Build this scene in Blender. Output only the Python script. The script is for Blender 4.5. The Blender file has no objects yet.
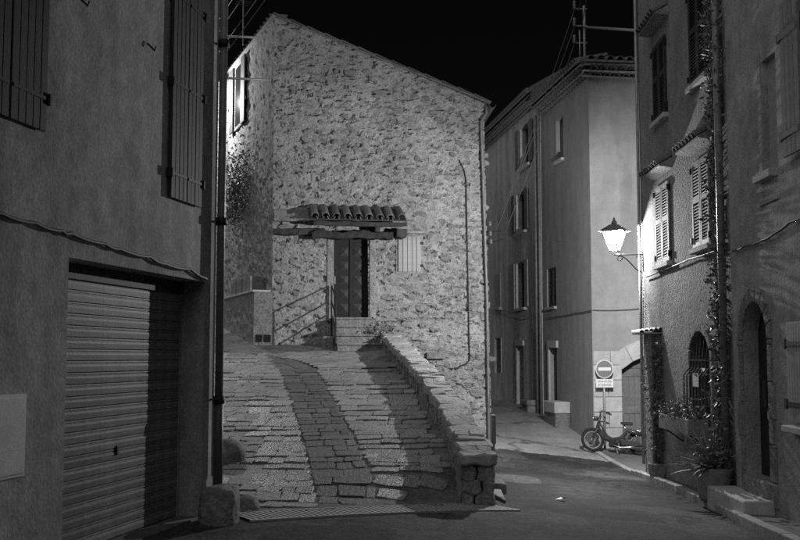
import bpy, math, random
import numpy as np
from mathutils import Vector, Matrix, noise
R = math.radians
random.seed(7)
rng = np.random.default_rng(11)
scene = bpy.context.scene
COL = scene.collection

# ------------------------------------------------------------------ camera
F = 1050.0                      # focal length in photo pixels (800 wide)
CAMZ = 1.65
PITCH = math.atan(87.0 / F)
cam_d = bpy.data.cameras.new('camera')
cam = bpy.data.objects.new('camera', cam_d)
COL.objects.link(cam)
cam_d.sensor_width = 36
cam_d.lens = F / 800 * 36
cam_d.clip_end = 2000
cam.location = (0, 0, CAMZ)
cam.rotation_euler = (math.pi / 2 + PITCH, 0, 0)
scene.camera = cam

# ------------------------------------------------------------------ night sky, unseen broad sun added as fill
world = bpy.data.worlds.new('World')
scene.world = world
world.use_nodes = True
wn = world.node_tree.nodes
wl = world.node_tree.links
bg = wn['Background']
sky = wn.new('ShaderNodeTexSky')
sky.sky_type = 'NISHITA'
sky.sun_disc = False
sky.sun_elevation = R(50)
sky.sun_rotation = R(200)
bw = wn.new('ShaderNodeRGBToBW')
wl.new(sky.outputs[0], bw.inputs[0])
wl.new(bw.outputs[0], bg.inputs[0])
bg.inputs[1].default_value = 0.0006
sun_d = bpy.data.lights.new('fill_sun', 'SUN')
sun_d.energy = 0.75  # very broad sun lamp added to lift walls the lantern leaves dark
sun_d.angle = R(100)
sun = bpy.data.objects.new('fill_sun', sun_d)
COL.objects.link(sun)
sun.rotation_euler = Vector((.48, .56, -.68)).to_track_quat('-Z', 'Y').to_euler()
scene.view_settings.view_transform = 'Standard'
scene.view_settings.look = 'None'
scene.view_settings.gamma = 1
scene.view_settings.exposure = 0.18
scene.cycles.use_denoising = False          # keep the fine grain of plaster and stone
scene.cycles.sample_clamp_indirect = 0.35
scene.cycles.caustics_reflective = False
scene.cycles.caustics_refractive = False
LAMP_W = 2150.0
LAMP2_W = 1100.0

# ------------------------------------------------------------------ pixel helpers
SP, CP = math.sin(PITCH), math.cos(PITCH)
def ray(px, py):
    u = (px - 400) / F
    v = (270 - py) / F
    return Vector((u, CP - v * SP, SP + v * CP))
def P(px, py, Y):
    d = ray(px, py)
    return Vector((0, 0, CAMZ)) + d * (Y / d.y)

class Wall:
    """vertical plane through (x,y) with direction a, outward normal n (towards the street)"""
    def __init__(s, x, y, dx, dy, flip=False):
        s.o = Vector((x, y, 0))
        s.a = Vector((dx, dy, 0)).normalized()
        s.n = Vector((s.a.y, -s.a.x, 0))
        if flip: s.n = -s.n
    def pt(s, u, z, d=0.0):
        return s.o + s.a * u + s.n * d + Vector((0, 0, z))
    def hit(s, px, py, d=0.0):
        r = ray(px, py)
        c = Vector((0, 0, CAMZ))
        t = ((s.o + s.n * d) - c).dot(s.n) / r.dot(s.n)
        q = c + r * t
        return (q - s.o).dot(s.a), q.z
    def U(s, px, py=300): return s.hit(px, py)[0]

# ------------------------------------------------------------------ materials (all grey: the photograph is monochrome)
MATS = {}
def mat(name, base=.4, var=.25, scale=3.0, rough=.85, bump=.3, bscale=40.0, stain=0.0, rnd=0.0, metal=0.0, bdist=.02, streak=False, spec=.3, grain=.22, gscale=70.0, cracks=0.0):
    if name in MATS: return MATS[name]
    m = bpy.data.materials.new(name)
    m.use_nodes = True
    nt = m.node_tree; N = nt.nodes; L = nt.links
    b = N['Principled BSDF']
    b.inputs['Roughness'].default_value = rough
    b.inputs['Metallic'].default_value = metal
    b.inputs['Specular IOR Level'].default_value = spec
    tc = N.new('ShaderNodeTexCoord')
    n1 = N.new('ShaderNodeTexNoise'); n1.inputs['Scale'].default_value = scale; n1.inputs['Detail'].default_value = 8; n1.inputs['Roughness'].default_value = .65
    vec = tc.outputs['Object']
    L.new(vec, n1.inputs['Vector'])
    mr = N.new('ShaderNodeMapRange')
    mr.inputs[1].default_value = .3; mr.inputs[2].default_value = .7
    mr.inputs[3].default_value = base * (1 - var); mr.inputs[4].default_value = base * (1 + var)
    L.new(n1.outputs['Fac'], mr.inputs[0])
    val = mr.outputs[0]
    if grain:
        n4 = N.new('ShaderNodeTexNoise'); n4.inputs['Scale'].default_value = gscale; n4.inputs['Detail'].default_value = 3; n4.inputs['Roughness'].default_value = .7
        L.new(vec, n4.inputs['Vector'])
        m4 = N.new('ShaderNodeMapRange'); m4.inputs[1].default_value = .32; m4.inputs[2].default_value = .68
        m4.inputs[3].default_value = 1 - grain; m4.inputs[4].default_value = 1 + grain
        L.new(n4.outputs['Fac'], m4.inputs[0])
        mu = N.new('ShaderNodeMath'); mu.operation = 'MULTIPLY'
        L.new(val, mu.inputs[0]); L.new(m4.outputs[0], mu.inputs[1]); val = mu.outputs[0]
    if cracks:
        nd = N.new('ShaderNodeTexNoise'); nd.inputs['Scale'].default_value = 1.7; nd.inputs['Detail'].default_value = 5
        L.new(vec, nd.inputs['Vector'])
        va = N.new('ShaderNodeVectorMath'); va.operation = 'ADD'
        vs = N.new('ShaderNodeVectorMath'); vs.operation = 'SCALE'; vs.inputs['Scale'].default_value = .9
        L.new(nd.outputs['Color'], vs.inputs[0]); L.new(vs.outputs[0], va.inputs[0]); L.new(vec, va.inputs[1])
        vo = N.new('ShaderNodeTexVoronoi'); vo.feature = 'DISTANCE_TO_EDGE'; vo.inputs['Scale'].default_value = cracks
        L.new(va.outputs[0], vo.inputs['Vector'])
        m5 = N.new('ShaderNodeMapRange'); m5.inputs[1].default_value = .0; m5.inputs[2].default_value = .022; m5.inputs[3].default_value = .3; m5.inputs[4].default_value = 1
        L.new(vo.outputs['Distance'], m5.inputs[0])
        v2 = N.new('ShaderNodeTexVoronoi'); v2.inputs['Scale'].default_value = cracks * .7
        L.new(va.outputs[0], v2.inputs['Vector'])
        sp_ = N.new('ShaderNodeSeparateColor'); L.new(v2.outputs['Color'], sp_.inputs[0])
        m6 = N.new('ShaderNodeMapRange'); m6.inputs[3].default_value = .62; m6.inputs[4].default_value = 1.35
        L.new(sp_.outputs[0], m6.inputs[0])
        for src in (m5, m6):
            mu = N.new('ShaderNodeMath'); mu.operation = 'MULTIPLY'
            L.new(val, mu.inputs[0]); L.new(src.outputs[0], mu.inputs[1]); val = mu.outputs[0]
    if stain or streak:
        n2 = N.new('ShaderNodeTexNoise'); n2.inputs['Detail'].default_value = 5
        mp = N.new('ShaderNodeMapping')
        mp.inputs['Scale'].default_value = (2.2, 2.2, .35) if streak else (.7, .7, .7)
        L.new(vec, mp.inputs[0]); L.new(mp.outputs[0], n2.inputs['Vector'])
        n2.inputs['Scale'].default_value = 1.3
        m2 = N.new('ShaderNodeMapRange')
        m2.inputs[1].default_value = .35; m2.inputs[2].default_value = .65
        m2.inputs[3].default_value = 1 - (stain or .25); m2.inputs[4].default_value = 1.05
        L.new(n2.outputs['Fac'], m2.inputs[0])
        mu = N.new('ShaderNodeMath'); mu.operation = 'MULTIPLY'
        L.new(val, mu.inputs[0]); L.new(m2.outputs[0], mu.inputs[1]); val = mu.outputs[0]
    if rnd:
        oi = N.new('ShaderNodeObjectInfo')
        m3 = N.new('ShaderNodeMapRange'); m3.inputs[3].default_value = 1 - rnd; m3.inputs[4].default_value = 1 + rnd
        L.new(oi.outputs['Random'], m3.inputs[0])
        mu = N.new('ShaderNodeMath'); mu.operation = 'MULTIPLY'
        L.new(val, mu.inputs[0]); L.new(m3.outputs[0], mu.inputs[1]); val = mu.outputs[0]
    cc = N.new('ShaderNodeCombineColor')
    for k in range(3): L.new(val, cc.inputs[k])
    L.new(cc.outputs[0], b.inputs['Base Color'])
    if bump:
        n3 = N.new('ShaderNodeTexNoise'); n3.inputs['Scale'].default_value = bscale; n3.inputs['Detail'].default_value = 6; n3.inputs['Roughness'].default_value = .6
        L.new(vec, n3.inputs['Vector'])
        bp = N.new('ShaderNodeBump'); bp.inputs['Strength'].default_value = bump; bp.inputs['Distance'].default_value = bdist
        L.new(n3.outputs['Fac'], bp.inputs['Height']); L.new(bp.outputs[0], b.inputs['Normal'])
    MATS[name] = m
    return m
def emat(name, strength, transp=0.0):
    m = bpy.data.materials.new(name); m.use_nodes = True
    nt = m.node_tree; N = nt.nodes; L = nt.links
    N.remove(N['Principled BSDF'])
    e = N.new('ShaderNodeEmission'); e.inputs[0].default_value = (1, 1, 1, 1); e.inputs[1].default_value = strength
    t = N.new('ShaderNodeBsdfTransparent')
    mx = N.new('ShaderNodeMixShader'); mx.inputs[0].default_value = transp
    L.new(e.outputs[0], mx.inputs[1]); L.new(t.outputs[0], mx.inputs[2])
    L.new(mx.outputs[0], N['Material Output'].inputs[0])
    MATS[name] = m
    return m

M_RENDER = mat('left_render', .42, .28, 5, .9, .35, 30, streak=True, stain=.34, bdist=.02, gscale=40)
M_MORTAR = mat('lime_mortar', .40, .3, 7, .95, 1.0, 34, stain=.25, bdist=.05, grain=.28, gscale=28)
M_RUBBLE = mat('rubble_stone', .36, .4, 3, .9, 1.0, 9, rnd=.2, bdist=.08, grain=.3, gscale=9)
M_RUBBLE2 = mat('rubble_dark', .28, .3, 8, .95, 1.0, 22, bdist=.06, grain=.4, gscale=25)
M_CREAM = mat('smooth_render', .29, .12, 3, .9, .25, 70, streak=True, stain=.15, bdist=.008)
M_GREYR = mat('street_render', .55, .2, 4, .9, .35, 40, streak=True, stain=.3, bdist=.012)
M_STUCCO = mat('rough_stucco', .27, .22, 4, .95, 1.0, 16, stain=.22, bdist=.045, grain=.25, gscale=45)
M_STUCCO2 = mat('near_stucco', .38, .25, 5, .95, .8, 24, stain=.25, bdist=.03)
M_ASPH = mat('asphalt', .064, .35, 3.5, .9, 1.0, 22, stain=.35, bdist=.03, spec=.25, grain=.5, gscale=17, cracks=.8)
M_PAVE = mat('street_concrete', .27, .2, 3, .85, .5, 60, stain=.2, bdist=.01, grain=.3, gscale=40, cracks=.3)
M_WALK = mat('sidewalk_concrete', .15, .25, 4, .85, .5, 80, stain=.25, bdist=.008)
M_JOINT = mat('ramp_mortar', .17, .4, 4, .9, 1.0, 25, stain=.35, bdist=.03, grain=.4, gscale=25)
M_COB = mat('paving_light', .205, .4, 3, .42, .8, 6, rnd=.24, bdist=.05, spec=.5, grain=.3, gscale=9)
M_COBD = mat('paving_dark', .095, .4, 3, .6, .9, 6, rnd=.3, bdist=.05, spec=.4, grain=.3, gscale=9)
M_CAP = mat('coping_stone', .34, .35, 4, .85, 1.0, 9, rnd=.2, bdist=.025)
M_CUT = mat('dressed_stone', .46, .18, 6, .9, .5, 30, rnd=.12, bdist=.012)
M_CUTD = mat('weathered_stone', .24, .4, 6, .9, 1.0, 20, rnd=.15, bdist=.04, grain=.35, gscale=30)
M_GALV = mat('galvanised_bar', .6, .2, 20, .5, .1, 80)
M_KERB = mat('kerb_granite', .30, .25, 8, .85, .6, 40, rnd=.15, bdist=.015)
M_CAST = mat('cast_iron', .07, .3, 15, .5, .3, 60, spec=.5)
M_PANEL = mat('pale_panel', .7, .1, 5, .6, .1, 60)
M_DARK = mat('dark_void', .015, 0, 1, .9, 0)
M_IRON = mat('black_iron', .025, .3, 20, .65, .2, 80, spec=.25)
M_STEEL = mat('grey_steel', .34, .25, 8, .5, .2, 60, metal=.3)
M_ZINC = mat('zinc_pipe', .2, .3, 6, .5, .25, 50, metal=.2, spec=.5)
M_SLAT = mat('shutter_slat', .22, .4, 4, .6, .5, 30, rnd=.22, bdist=.006, stain=.3)
M_WOODD = mat('dark_wood', .042, .35, 8, .7, .4, 50, rnd=.15, bdist=.006)
M_WOODM = mat('grey_wood', .17, .3, 8, .75, .4, 50, rnd=.12, bdist=.006)
M_WOODL = mat('pale_wood', .34, .2, 8, .7, .3, 50, rnd=.1, bdist=.005)
M_BEAM = mat('old_beam', .055, .4, 6, .85, .8, 22, rnd=.25, bdist=.02)
M_TILE = mat('clay_tile', .15, .35, 8, .85, .5, 35, rnd=.3, bdist=.012)
M_LEAF = mat('leaf', .14, .4, 10, .5, 0, rnd=.1, spec=.5)
M_LEAF2 = mat('leaf_pale', .2, .4, 10, .5, 0, spec=.5)
M_FLOWER = mat('flower', .5, .3, 10, .6, 0)
M_POT = mat('clay_pot', .26, .35, 8, .8, .4, 30, bdist=.01)
M_SOIL = mat('soil', .05, .3, 20, .95, .8, 60)
M_WHITE = mat('white_paint', .75, .05, 10, .5, 0)
M_SIGN = mat('sign_red', .20, .08, 10, .45, 0)
M_RUBBER = mat('tyre_rubber', .025, .2, 20, .7, .2, 90)
M_CHROME = mat('chrome', .6, .1, 10, .25, 0, metal=1.0)
M_PAINT = mat('moped_paint', .045, .2, 10, .35, 0, spec=.6)
M_CABLE = mat('cable', .10, .2, 20, .6, 0)
M_GLASSW = mat('window_glass', .03, .1, 5, .15, 0, spec=.6)
M_BRANCH = mat('branch', .08, .3, 12, .9, .4, 40)
M_BULBG = emat('lit_glass', 7.0, .8)
M_BULBG_DIM = emat('dimmed_lit_glass', 1.6, .12)  # passes little light, added so the lantern's own wall stays dimmer
M_INSUL = mat('dark_glass_insulator', .12, .2, 10, .3, 0, spec=.6)
M_DOOR = mat('black_door', .016, .3, 8, .6, .3, 50)
M_STUD = mat('door_stud', .06, .3, 12, .55, .3, 50)

# ------------------------------------------------------------------ object helpers
WLOC = {}
def link(o, parent, loc):
    COL.objects.link(o)
    loc = Vector(loc)
    if parent is not None:
        o.parent = parent
        o.location = loc - WLOC[parent.name]
    else:
        o.location = loc
    WLOC[o.name] = loc
    return o
def tag(o, label=None, cat=None, group=None, kind=None):
    if label: o['label'] = label
    if cat: o['category'] = cat
    if group: o['group'] = group
    if kind: o['kind'] = kind
    return o
def empty(name, loc, label=None, cat=None, group=None, kind=None, parent=None):
    o = bpy.data.objects.new(name, None)
    o.empty_display_size = .2
    link(o, parent, loc)
    return tag(o, label, cat, group, kind)

class MB:
    def __init__(s): s.v = []; s.f = []
    def poly(s, pts):
        k = len(s.v); s.v += [tuple(p) for p in pts]; s.f.append(tuple(range(k, k + len(pts))))
        return s
    def hexa(s, c):            # 8 corners: bottom 4 then top 4
        k = len(s.v); s.v += [tuple(p) for p in c]
        for f in ((3, 2, 1, 0), (4, 5, 6, 7), (0, 1, 5, 4), (1, 2, 6, 5), (2, 3, 7, 6), (3, 0, 4, 7)):
            s.f.append(tuple(k + i for i in f))
        return s
    def box(s, x0, x1, y0, y1, z0, z1):
        return s.hexa([(x0, y0, z0), (x1, y0, z0), (x1, y1, z0), (x0, y1, z0), (x0, y0, z1), (x1, y0, z1), (x1, y1, z1), (x0, y1, z1)])
    def wbox(s, W, u0, u1, z0, z1, d0, d1, ztilt=0):
        p = W.pt
        return s.hexa([p(u0, z0, d0), p(u1, z0, d0), p(u1, z0, d1), p(u0, z0, d1), p(u0, z1 + ztilt, d0), p(u1, z1 + ztilt, d0), p(u1, z1, d1), p(u0, z1, d1)])
    def tube(s, pts, r, n=8, cap=True, closed=False):
        pts = [Vector(p) for p in pts]
        rs = r if isinstance(r, (list, tuple)) else [r] * len(pts)
        k0 = len(s.v); m = len(pts)
        prev = None
        for i, p in enumerate(pts):
            if closed: t = pts[(i + 1) % m] - pts[i - 1]
            else: t = pts[min(i + 1, m - 1)] - pts[max(i - 1, 0)]
            t.normalize()
            if prev is None:
                ref = Vector((0, 0, 1)) if abs(t.z) < .9 else Vector((1, 0, 0))
                e1 = t.cross(ref).normalized()
            else:
                e1 = (prev - t * prev.dot(t)).normalized()
            prev = e1
            e2 = t.cross(e1)
            for j in range(n):
                a = 2 * math.pi * j / n
                s.v.append(tuple(p + (e1 * math.cos(a) + e2 * math.sin(a)) * rs[i]))
        rings = m if closed else m - 1
        for i in range(rings):
            for j in range(n):
                a = k0 + i * n + j; b = k0 + i * n + (j + 1) % n
                c = k0 + ((i + 1) % m) * n + (j + 1) % n; d = k0 + ((i + 1) % m) * n + j
                s.f.append((a, b, c, d))
        if cap and not closed:
            s.f.append(tuple(k0 + j for j in range(n))[::-1])
            s.f.append(tuple(k0 + (m - 1) * n + j for j in range(n)))
        return s
    def lathe(s, c, prof, n=16, ax=None):
        c = Vector(c); k0 = len(s.v)
        for (r, z) in prof:
            for j in range(n):
                a = 2 * math.pi * j / n
                s.v.append((c.x + r * math.cos(a), c.y + r * math.sin(a), c.z + z))
        for i in range(len(prof) - 1):
            for j in range(n):
                s.f.append((k0 + i * n + j, k0 + i * n + (j + 1) % n, k0 + (i + 1) * n + (j + 1) % n, k0 + (i + 1) * n + j))
        s.f.append(tuple(k0 + j for j in range(n))[::-1])
        s.f.append(tuple(k0 + (len(prof) - 1) * n + j for j in range(n)))
        return s
    def halftile(s, p0, p1, up, r0, r1, n=6, th=.014):
        """half round tile from p0 to p1, arched towards up"""
        p0 = Vector(p0); p1 = Vector(p1); up = Vector(up).normalized()
        t = (p1 - p0).normalized(); sd = t.cross(up).normalized(); up = sd.cross(t)
        k0 = len(s.v)
        for (p, r) in ((p0, r0), (p1, r1)):
            for rr in (r, r - th):
                for j in range(n + 1):
                    a = math.pi * j / n
                    s.v.append(tuple(p + sd * math.cos(a) * rr + up * math.sin(a) * rr))
        q = n + 1
        for j in range(n):
            s.f.append((k0 + j, k0 + j + 1, k0 + 2 * q + j + 1, k0 + 2 * q + j))
            s.f.append((k0 + q + j, k0 + 3 * q + j, k0 + 3 * q + j + 1, k0 + q + j + 1))
            s.f.append((k0 + j, k0 + q + j, k0 + q + j + 1, k0 + j + 1))
            s.f.append((k0 + 2 * q + j, k0 + 2 * q + j + 1, k0 + 3 * q + j + 1, k0 + 3 * q + j))
        return s
    def build(s, name, m, parent=None, smooth=False, bevel=0.0, origin=None):
        a = np.array(s.v)
        if origin is None: origin = Vector((a[:, 0].mean(), a[:, 1].mean(), a[:, 2].min()))
        origin = Vector(origin)
        me = bpy.data.meshes.new(name)
        me.from_pydata([tuple(p) for p in (a - np.array(origin))], [], s.f)
        me.materials.append(m)
        if smooth:
            for p in me.polygons: p.use_smooth = True
        me.update()
        o = bpy.data.objects.new(name, me)
        link(o, parent, origin)
        if bevel:
            b = o.modifiers.new('bevel', 'BEVEL'); b.width = bevel; b.segments = 2; b.limit_method = 'ANGLE'
        return o

def fixnormals(o):
    import bmesh
    bm = bmesh.new(); bm.from_mesh(o.data); bmesh.ops.recalc_face_normals(bm, faces=bm.faces); bm.to_mesh(o.data); bm.free()
    return o

def wall_face(mb, W, u0, u1, z0, z1, holes, d=0.0):
    """front face with recessed openings. hole=(u0,u1,z0,z1,depth,rise)"""
    us = sorted(set([u0, u1] + [h[0] for h in holes] + [h[1] for h in holes]))
    zs = sorted(set([z0, z1] + [h[2] for h in holes] + [h[3] for h in holes]))
    us = [u for u in us if u0 <= u <= u1]; zs = [z for z in zs if z0 <= z <= z1]
    for i in range(len(us) - 1):
        for j in range(len(zs) - 1):
            cu = (us[i] + us[i + 1]) / 2; cz = (zs[j] + zs[j + 1]) / 2
            if any(h[0] < cu < h[1] and h[2] < cz < h[3] for h in holes): continue
            mb.poly([W.pt(us[i], zs[j], d), W.pt(us[i + 1], zs[j], d), W.pt(us[i + 1], zs[j + 1], d), W.pt(us[i], zs[j + 1], d)])
    for (a, b, c, e, dep, rise) in holes:
        if rise:
            n = 12; pts = []
            half = (b - a) / 2; sp = e - rise
            if rise >= half * .98: fn = lambda x: sp + rise * math.sqrt(max(0, 1 - x * x))
            else:
                rad = (half * half + rise * rise) / (2 * rise)
                fn = lambda x: e - rad + math.sqrt(max(0, rad * rad - (x * half) ** 2))
            for k in range(n + 1):
                x = -1 + 2 * k / n
                if rise >= half * .98: x = -math.cos(math.pi * k / n)
                pts.append(((a + b) / 2 + x * half, fn(x)))
            for k in range(n):
                (ua, za), (ub, zb) = pts[k], pts[k + 1]
                mb.poly([W.pt(ua, za, d), W.pt(ub, zb, d), W.pt(ub, e, d), W.pt(ua, e, d)])
                mb.poly([W.pt(ua, za, d), W.pt(ua, za, d - dep), W.pt(ub, zb, d - dep), W.pt(ub, zb, d)])
            top = sp
        else:
            top = e
            mb.poly([W.pt(a, e, d), W.pt(a, e, d - dep), W.pt(b, e, d - dep), W.pt(b, e, d)])
        mb.poly([W.pt(a, c, d), W.pt(a, c, d - dep), W.pt(a, top, d - dep), W.pt(a, top, d)])
        mb.poly([W.pt(b, c, d), W.pt(b, top, d), W.pt(b, top, d - dep), W.pt(b, c, d - dep)])
        mb.poly([W.pt(a, c, d), W.pt(b, c, d), W.pt(b, c, d - dep), W.pt(a, c, d - dep)])
    return mb

# variants of rough stones (local z points out of the surface), unit size
def stone_variants(k, n=9, lift=(.55, .9, 1.0), square=False, rim=.82, jit=.12):
    out = []
    for i in range(k):
        v = []; f = []
        rad = []
        if square:
            c_ = random.uniform(.36, .46)
            base = [(-.5, -c_), (-c_, -.5), (0, -.5), (c_, -.5), (.5, -c_), (.5, 0), (.5, c_), (c_, .5), (0, .5), (-c_, .5), (-.5, c_), (-.5, 0)]
            n = 12
            sk = random.uniform(-.18, .18)
            rad = [(x + sk * y + random.uniform(-.035, .035), y + random.uniform(-.035, .035)) for x, y in base]
        else:
            for j in range(n):
                a = 2 * math.pi * (j + random.uniform(-.22, .22)) / n
                r = .5 * random.uniform(.62, 1.15)
                rad.append((r * math.cos(a), r * math.sin(a)))
        for (sc, z) in ((1.04, -.6), (1.0, lift[0]), (rim, lift[1])):
            for (x, y) in rad:
                v.append((x * sc, y * sc, z + (random.uniform(-jit, jit) if z > 0 else 0)))
        v.append((random.uniform(-.1, .1), random.uniform(-.1, .1), lift[2]))
        for ring in (0, 1):
            for j in range(n):
                f.append((ring * n + j, ring * n + (j + 1) % n, (ring + 1) * n + (j + 1) % n, (ring + 1) * n + j))
        for j in range(n):
            f.append((2 * n + j, 2 * n + (j + 1) % n, 3 * n))
        out.append((v, f))
    return out
def variant_meshes(name, variants, m, smooth=False):
    res = []
    for (v, f) in variants:
        me = bpy.data.meshes.new(name); me.from_pydata(v, [], f); me.materials.append(m)
        if smooth:
            for p in me.polygons: p.use_smooth = True
        me.update(); res.append(me)
    return res
def place(name, me, parent, pos, ax, ay, az):
    """object whose local axes map to ax, ay, az (scaled vectors)"""
    o = bpy.data.objects.new(name, me)
    COL.objects.link(o)
    o.parent = parent
    m = Matrix((ax, ay, az)).transposed().to_4x4()
    m.translation = Vector(pos) - WLOC[parent.name]
    o.matrix_basis = m
    return o
def joined(mb, var, pos, ax, ay, az):
    v, f = var; k = len(mb.v)
    for (x, y, z) in v: mb.v.append(tuple(pos + ax * x + ay * y + az * z))
    for q in f: mb.f.append(tuple(k + i for i in q))

# ------------------------------------------------------------------ ground height
CTRL = np.array([(-6, -4, .05), (0, -4, .05), (5, -4, 0), (-3, 4, .03), (0, 4, .02), (4, 4, -.12),
    (-2.5, 8, 0), (-2, 11, 0), (0, 9, -.01), (1.3, 12.2, -.1), (4, 12, -.3), (4, 15, -.42), (4.2, 20, -.58), (4.6, 24.5, -.72),
    (1, 16, -.25), (1.2, 20, -.4), (2.4, 24.5, -.46), (4.75, 26, -.53), (5.6, 25, -.73), (4.5, 27.7, -.22), (3.8, 32.9, .18), (3.2, 37, .2),
    (2, 45, .3), (2.2, 26.5, -.3), (2, 30, 0), (9, 12, -.4), (9, 20, -.7), (9, 25, -.8), (-8, 15, 0), (-8, 30, 0), (9, 40, .2)])
def _tps(d): return np.where(d > 1e-9, d * d * np.log(d + 1e-12), 0)
_n = len(CTRL)
_K = _tps(np.linalg.norm(CTRL[:, None, :2] - CTRL[None, :, :2], axis=2)) + np.eye(_n) * .6
_Pm = np.hstack([np.ones((_n, 1)), CTRL[:, :2]])
_A = np.vstack([np.hstack([_K, _Pm]), np.hstack([_Pm.T, np.zeros((3, 3))])])
_W = np.linalg.solve(_A, np.concatenate([CTRL[:, 2], np.zeros(3)]))
def gz_arr(x, y):
    x = np.clip(np.asarray(x, float), -9, 10); y = np.clip(np.asarray(y, float), -5, 46)
    d = np.sqrt((x[..., None] - CTRL[:, 0]) ** 2 + (y[..., None] - CTRL[:, 1]) ** 2)
    return _tps(d) @ _W[:_n] + _W[_n] + _W[_n + 1] * x + _W[_n + 2] * y
def gz(x, y): return float(gz_arr(np.array([x]), np.array([y]))[0])
def ramp_plane(y): return -.05 + .1455 * (y - 11.6)
def gz_hit(px, py, off=0.0):
    """street point seen at a pixel"""
    Y = 10.0
    d = ray(px, py)
    lo, hi = 3.0, 60.0
    prev = None
    for k in range(600):
        Y = 4 + k * .08
        q = Vector((0, 0, CAMZ)) + d * (Y / d.y)
        if q.z <= gz(q.x, q.y) + off: return q
    return q

_g0 = gz_hit(241, 518); _g1 = gz_hit(506, 507.5)
def ybot(x): return _g0.y + (_g1.y - _g0.y) * (min(x, 1.4) - _g0.x) / (_g1.x - _g0.x) + .33
def zr(x, y):
    a = gz(x, y) + .008; b = ramp_plane(y)
    t = min(1, max(0, (y - ybot(x)) / 1.25)); t = t * t * (3 - 2 * t)
    return a + max(0, b - a) * t
def sheet(name, xs, ys, zfun, m, kind='structure', parent=None, smooth=True, mask=None):
    X, Y = np.meshgrid(xs, ys)
    Z = zfun(X, Y)
    v = np.stack([X.ravel(), Y.ravel(), Z.ravel()], 1)
    nx = len(xs); f = []
    for j in range(len(ys) - 1):
        for i in range(nx - 1):
            if mask is not None and not mask((xs[i] + xs[i + 1]) / 2, (ys[j] + ys[j + 1]) / 2): continue
            a = j * nx + i
            f.append((a, a + 1, a + nx + 1, a + nx))
    mb = MB(); mb.v = [tuple(p) for p in v]; mb.f = f
    o = mb.build(name, m, parent, smooth, origin=(0, 0, 0) if parent is None else None)
    if kind: o['kind'] = kind
    return o

def nz(x, y, z=0.0): return noise.noise(Vector((x, y, z)))

# ================================================================== SETTING
xs = np.concatenate([[-300, -120, -50, -25], np.arange(-12, 12.01, .3), [25, 50, 120, 300]])
ys = np.concatenate([[-300, -100, -30, -12], np.arange(-5, 46.01, .3), [60, 120, 300]])
def rz(x, y):
    return gz(x, y) + .007 * nz(x * .9, y * .9) + .004 * nz(x * 2.7, y * 2.7, 4) - .012
def zroad(X, Y):
    Z = gz_arr(X, Y)
    for idx in np.ndindex(X.shape):
        if abs(X[idx]) < 13 and -6 < Y[idx] < 47:
            Z[idx] += .007 * nz(X[idx] * .9, Y[idx] * .9) + .004 * nz(X[idx] * 2.7, Y[idx] * 2.7, 4)
    return Z - .012
WLOC['road'] = Vector((0, 0, 0))
ground = sheet('road', xs, ys, zroad, M_ASPH)
tag(ground, 'worn dark asphalt of the narrow village street', 'road')

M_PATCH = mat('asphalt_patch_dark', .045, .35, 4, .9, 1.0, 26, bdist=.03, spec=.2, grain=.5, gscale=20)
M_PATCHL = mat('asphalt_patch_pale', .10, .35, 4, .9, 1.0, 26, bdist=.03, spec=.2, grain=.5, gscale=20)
for (px_, py_, rx, ry, m_, sd) in ((545, 466, .75, 1.5, M_PATCH, 1.0), (512, 478, .5, .9, M_PATCHL, 2.0), (640, 515, .9, .8, M_PATCH, 3.0), (520, 515, .8, .55, M_PATCHL, 4.0), (330, 532, .7, .5, M_PATCH, 5.0), (690, 520, .5, 1.6, M_PATCHL, 6.0)):
    q_ = gz_hit(px_, py_); mb = MB(); n_ = 40
    RG = 6
    mb.v.append((q_.x, q_.y, rz(q_.x, q_.y) + .004))
    for g_ in range(1, RG + 1):
        for k in range(n_):
            a = 2 * math.pi * k / n_; c_, s_ = math.cos(a), math.sin(a)
            e_ = (abs(c_) ** 4 + abs(s_) ** 4) ** -.25 * (1 + .16 * nz(c_ * 2.2, s_ * 2.2, sd) + .07 * nz(c_ * 7, s_ * 7, sd)) * g_ / RG
            x_, y_ = q_.x + rx * e_ * c_, q_.y + ry * e_ * s_
            mb.v.append((x_, y_, rz(x_, y_) + (.004 if g_ < RG else -.003)))
    mb.f = [(0, 1 + k, 1 + (k + 1) % n_) for k in range(n_)]
    for g_ in range(RG - 1):
        for k in range(n_):
            a, b = 1 + g_ * n_ + k, 1 + g_ * n_ + (k + 1) % n_
            mb.f.append((a, a + n_, b + n_, b))
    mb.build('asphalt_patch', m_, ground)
# pale concrete of the rising street behind the asphalt
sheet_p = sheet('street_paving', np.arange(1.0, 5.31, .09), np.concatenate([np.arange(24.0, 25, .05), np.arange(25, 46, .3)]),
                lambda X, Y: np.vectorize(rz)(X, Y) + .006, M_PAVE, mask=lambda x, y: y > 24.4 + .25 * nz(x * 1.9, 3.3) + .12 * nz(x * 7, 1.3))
tag(sheet_p, 'pale concrete paving of the street climbing behind the asphalt', 'paving')

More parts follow.
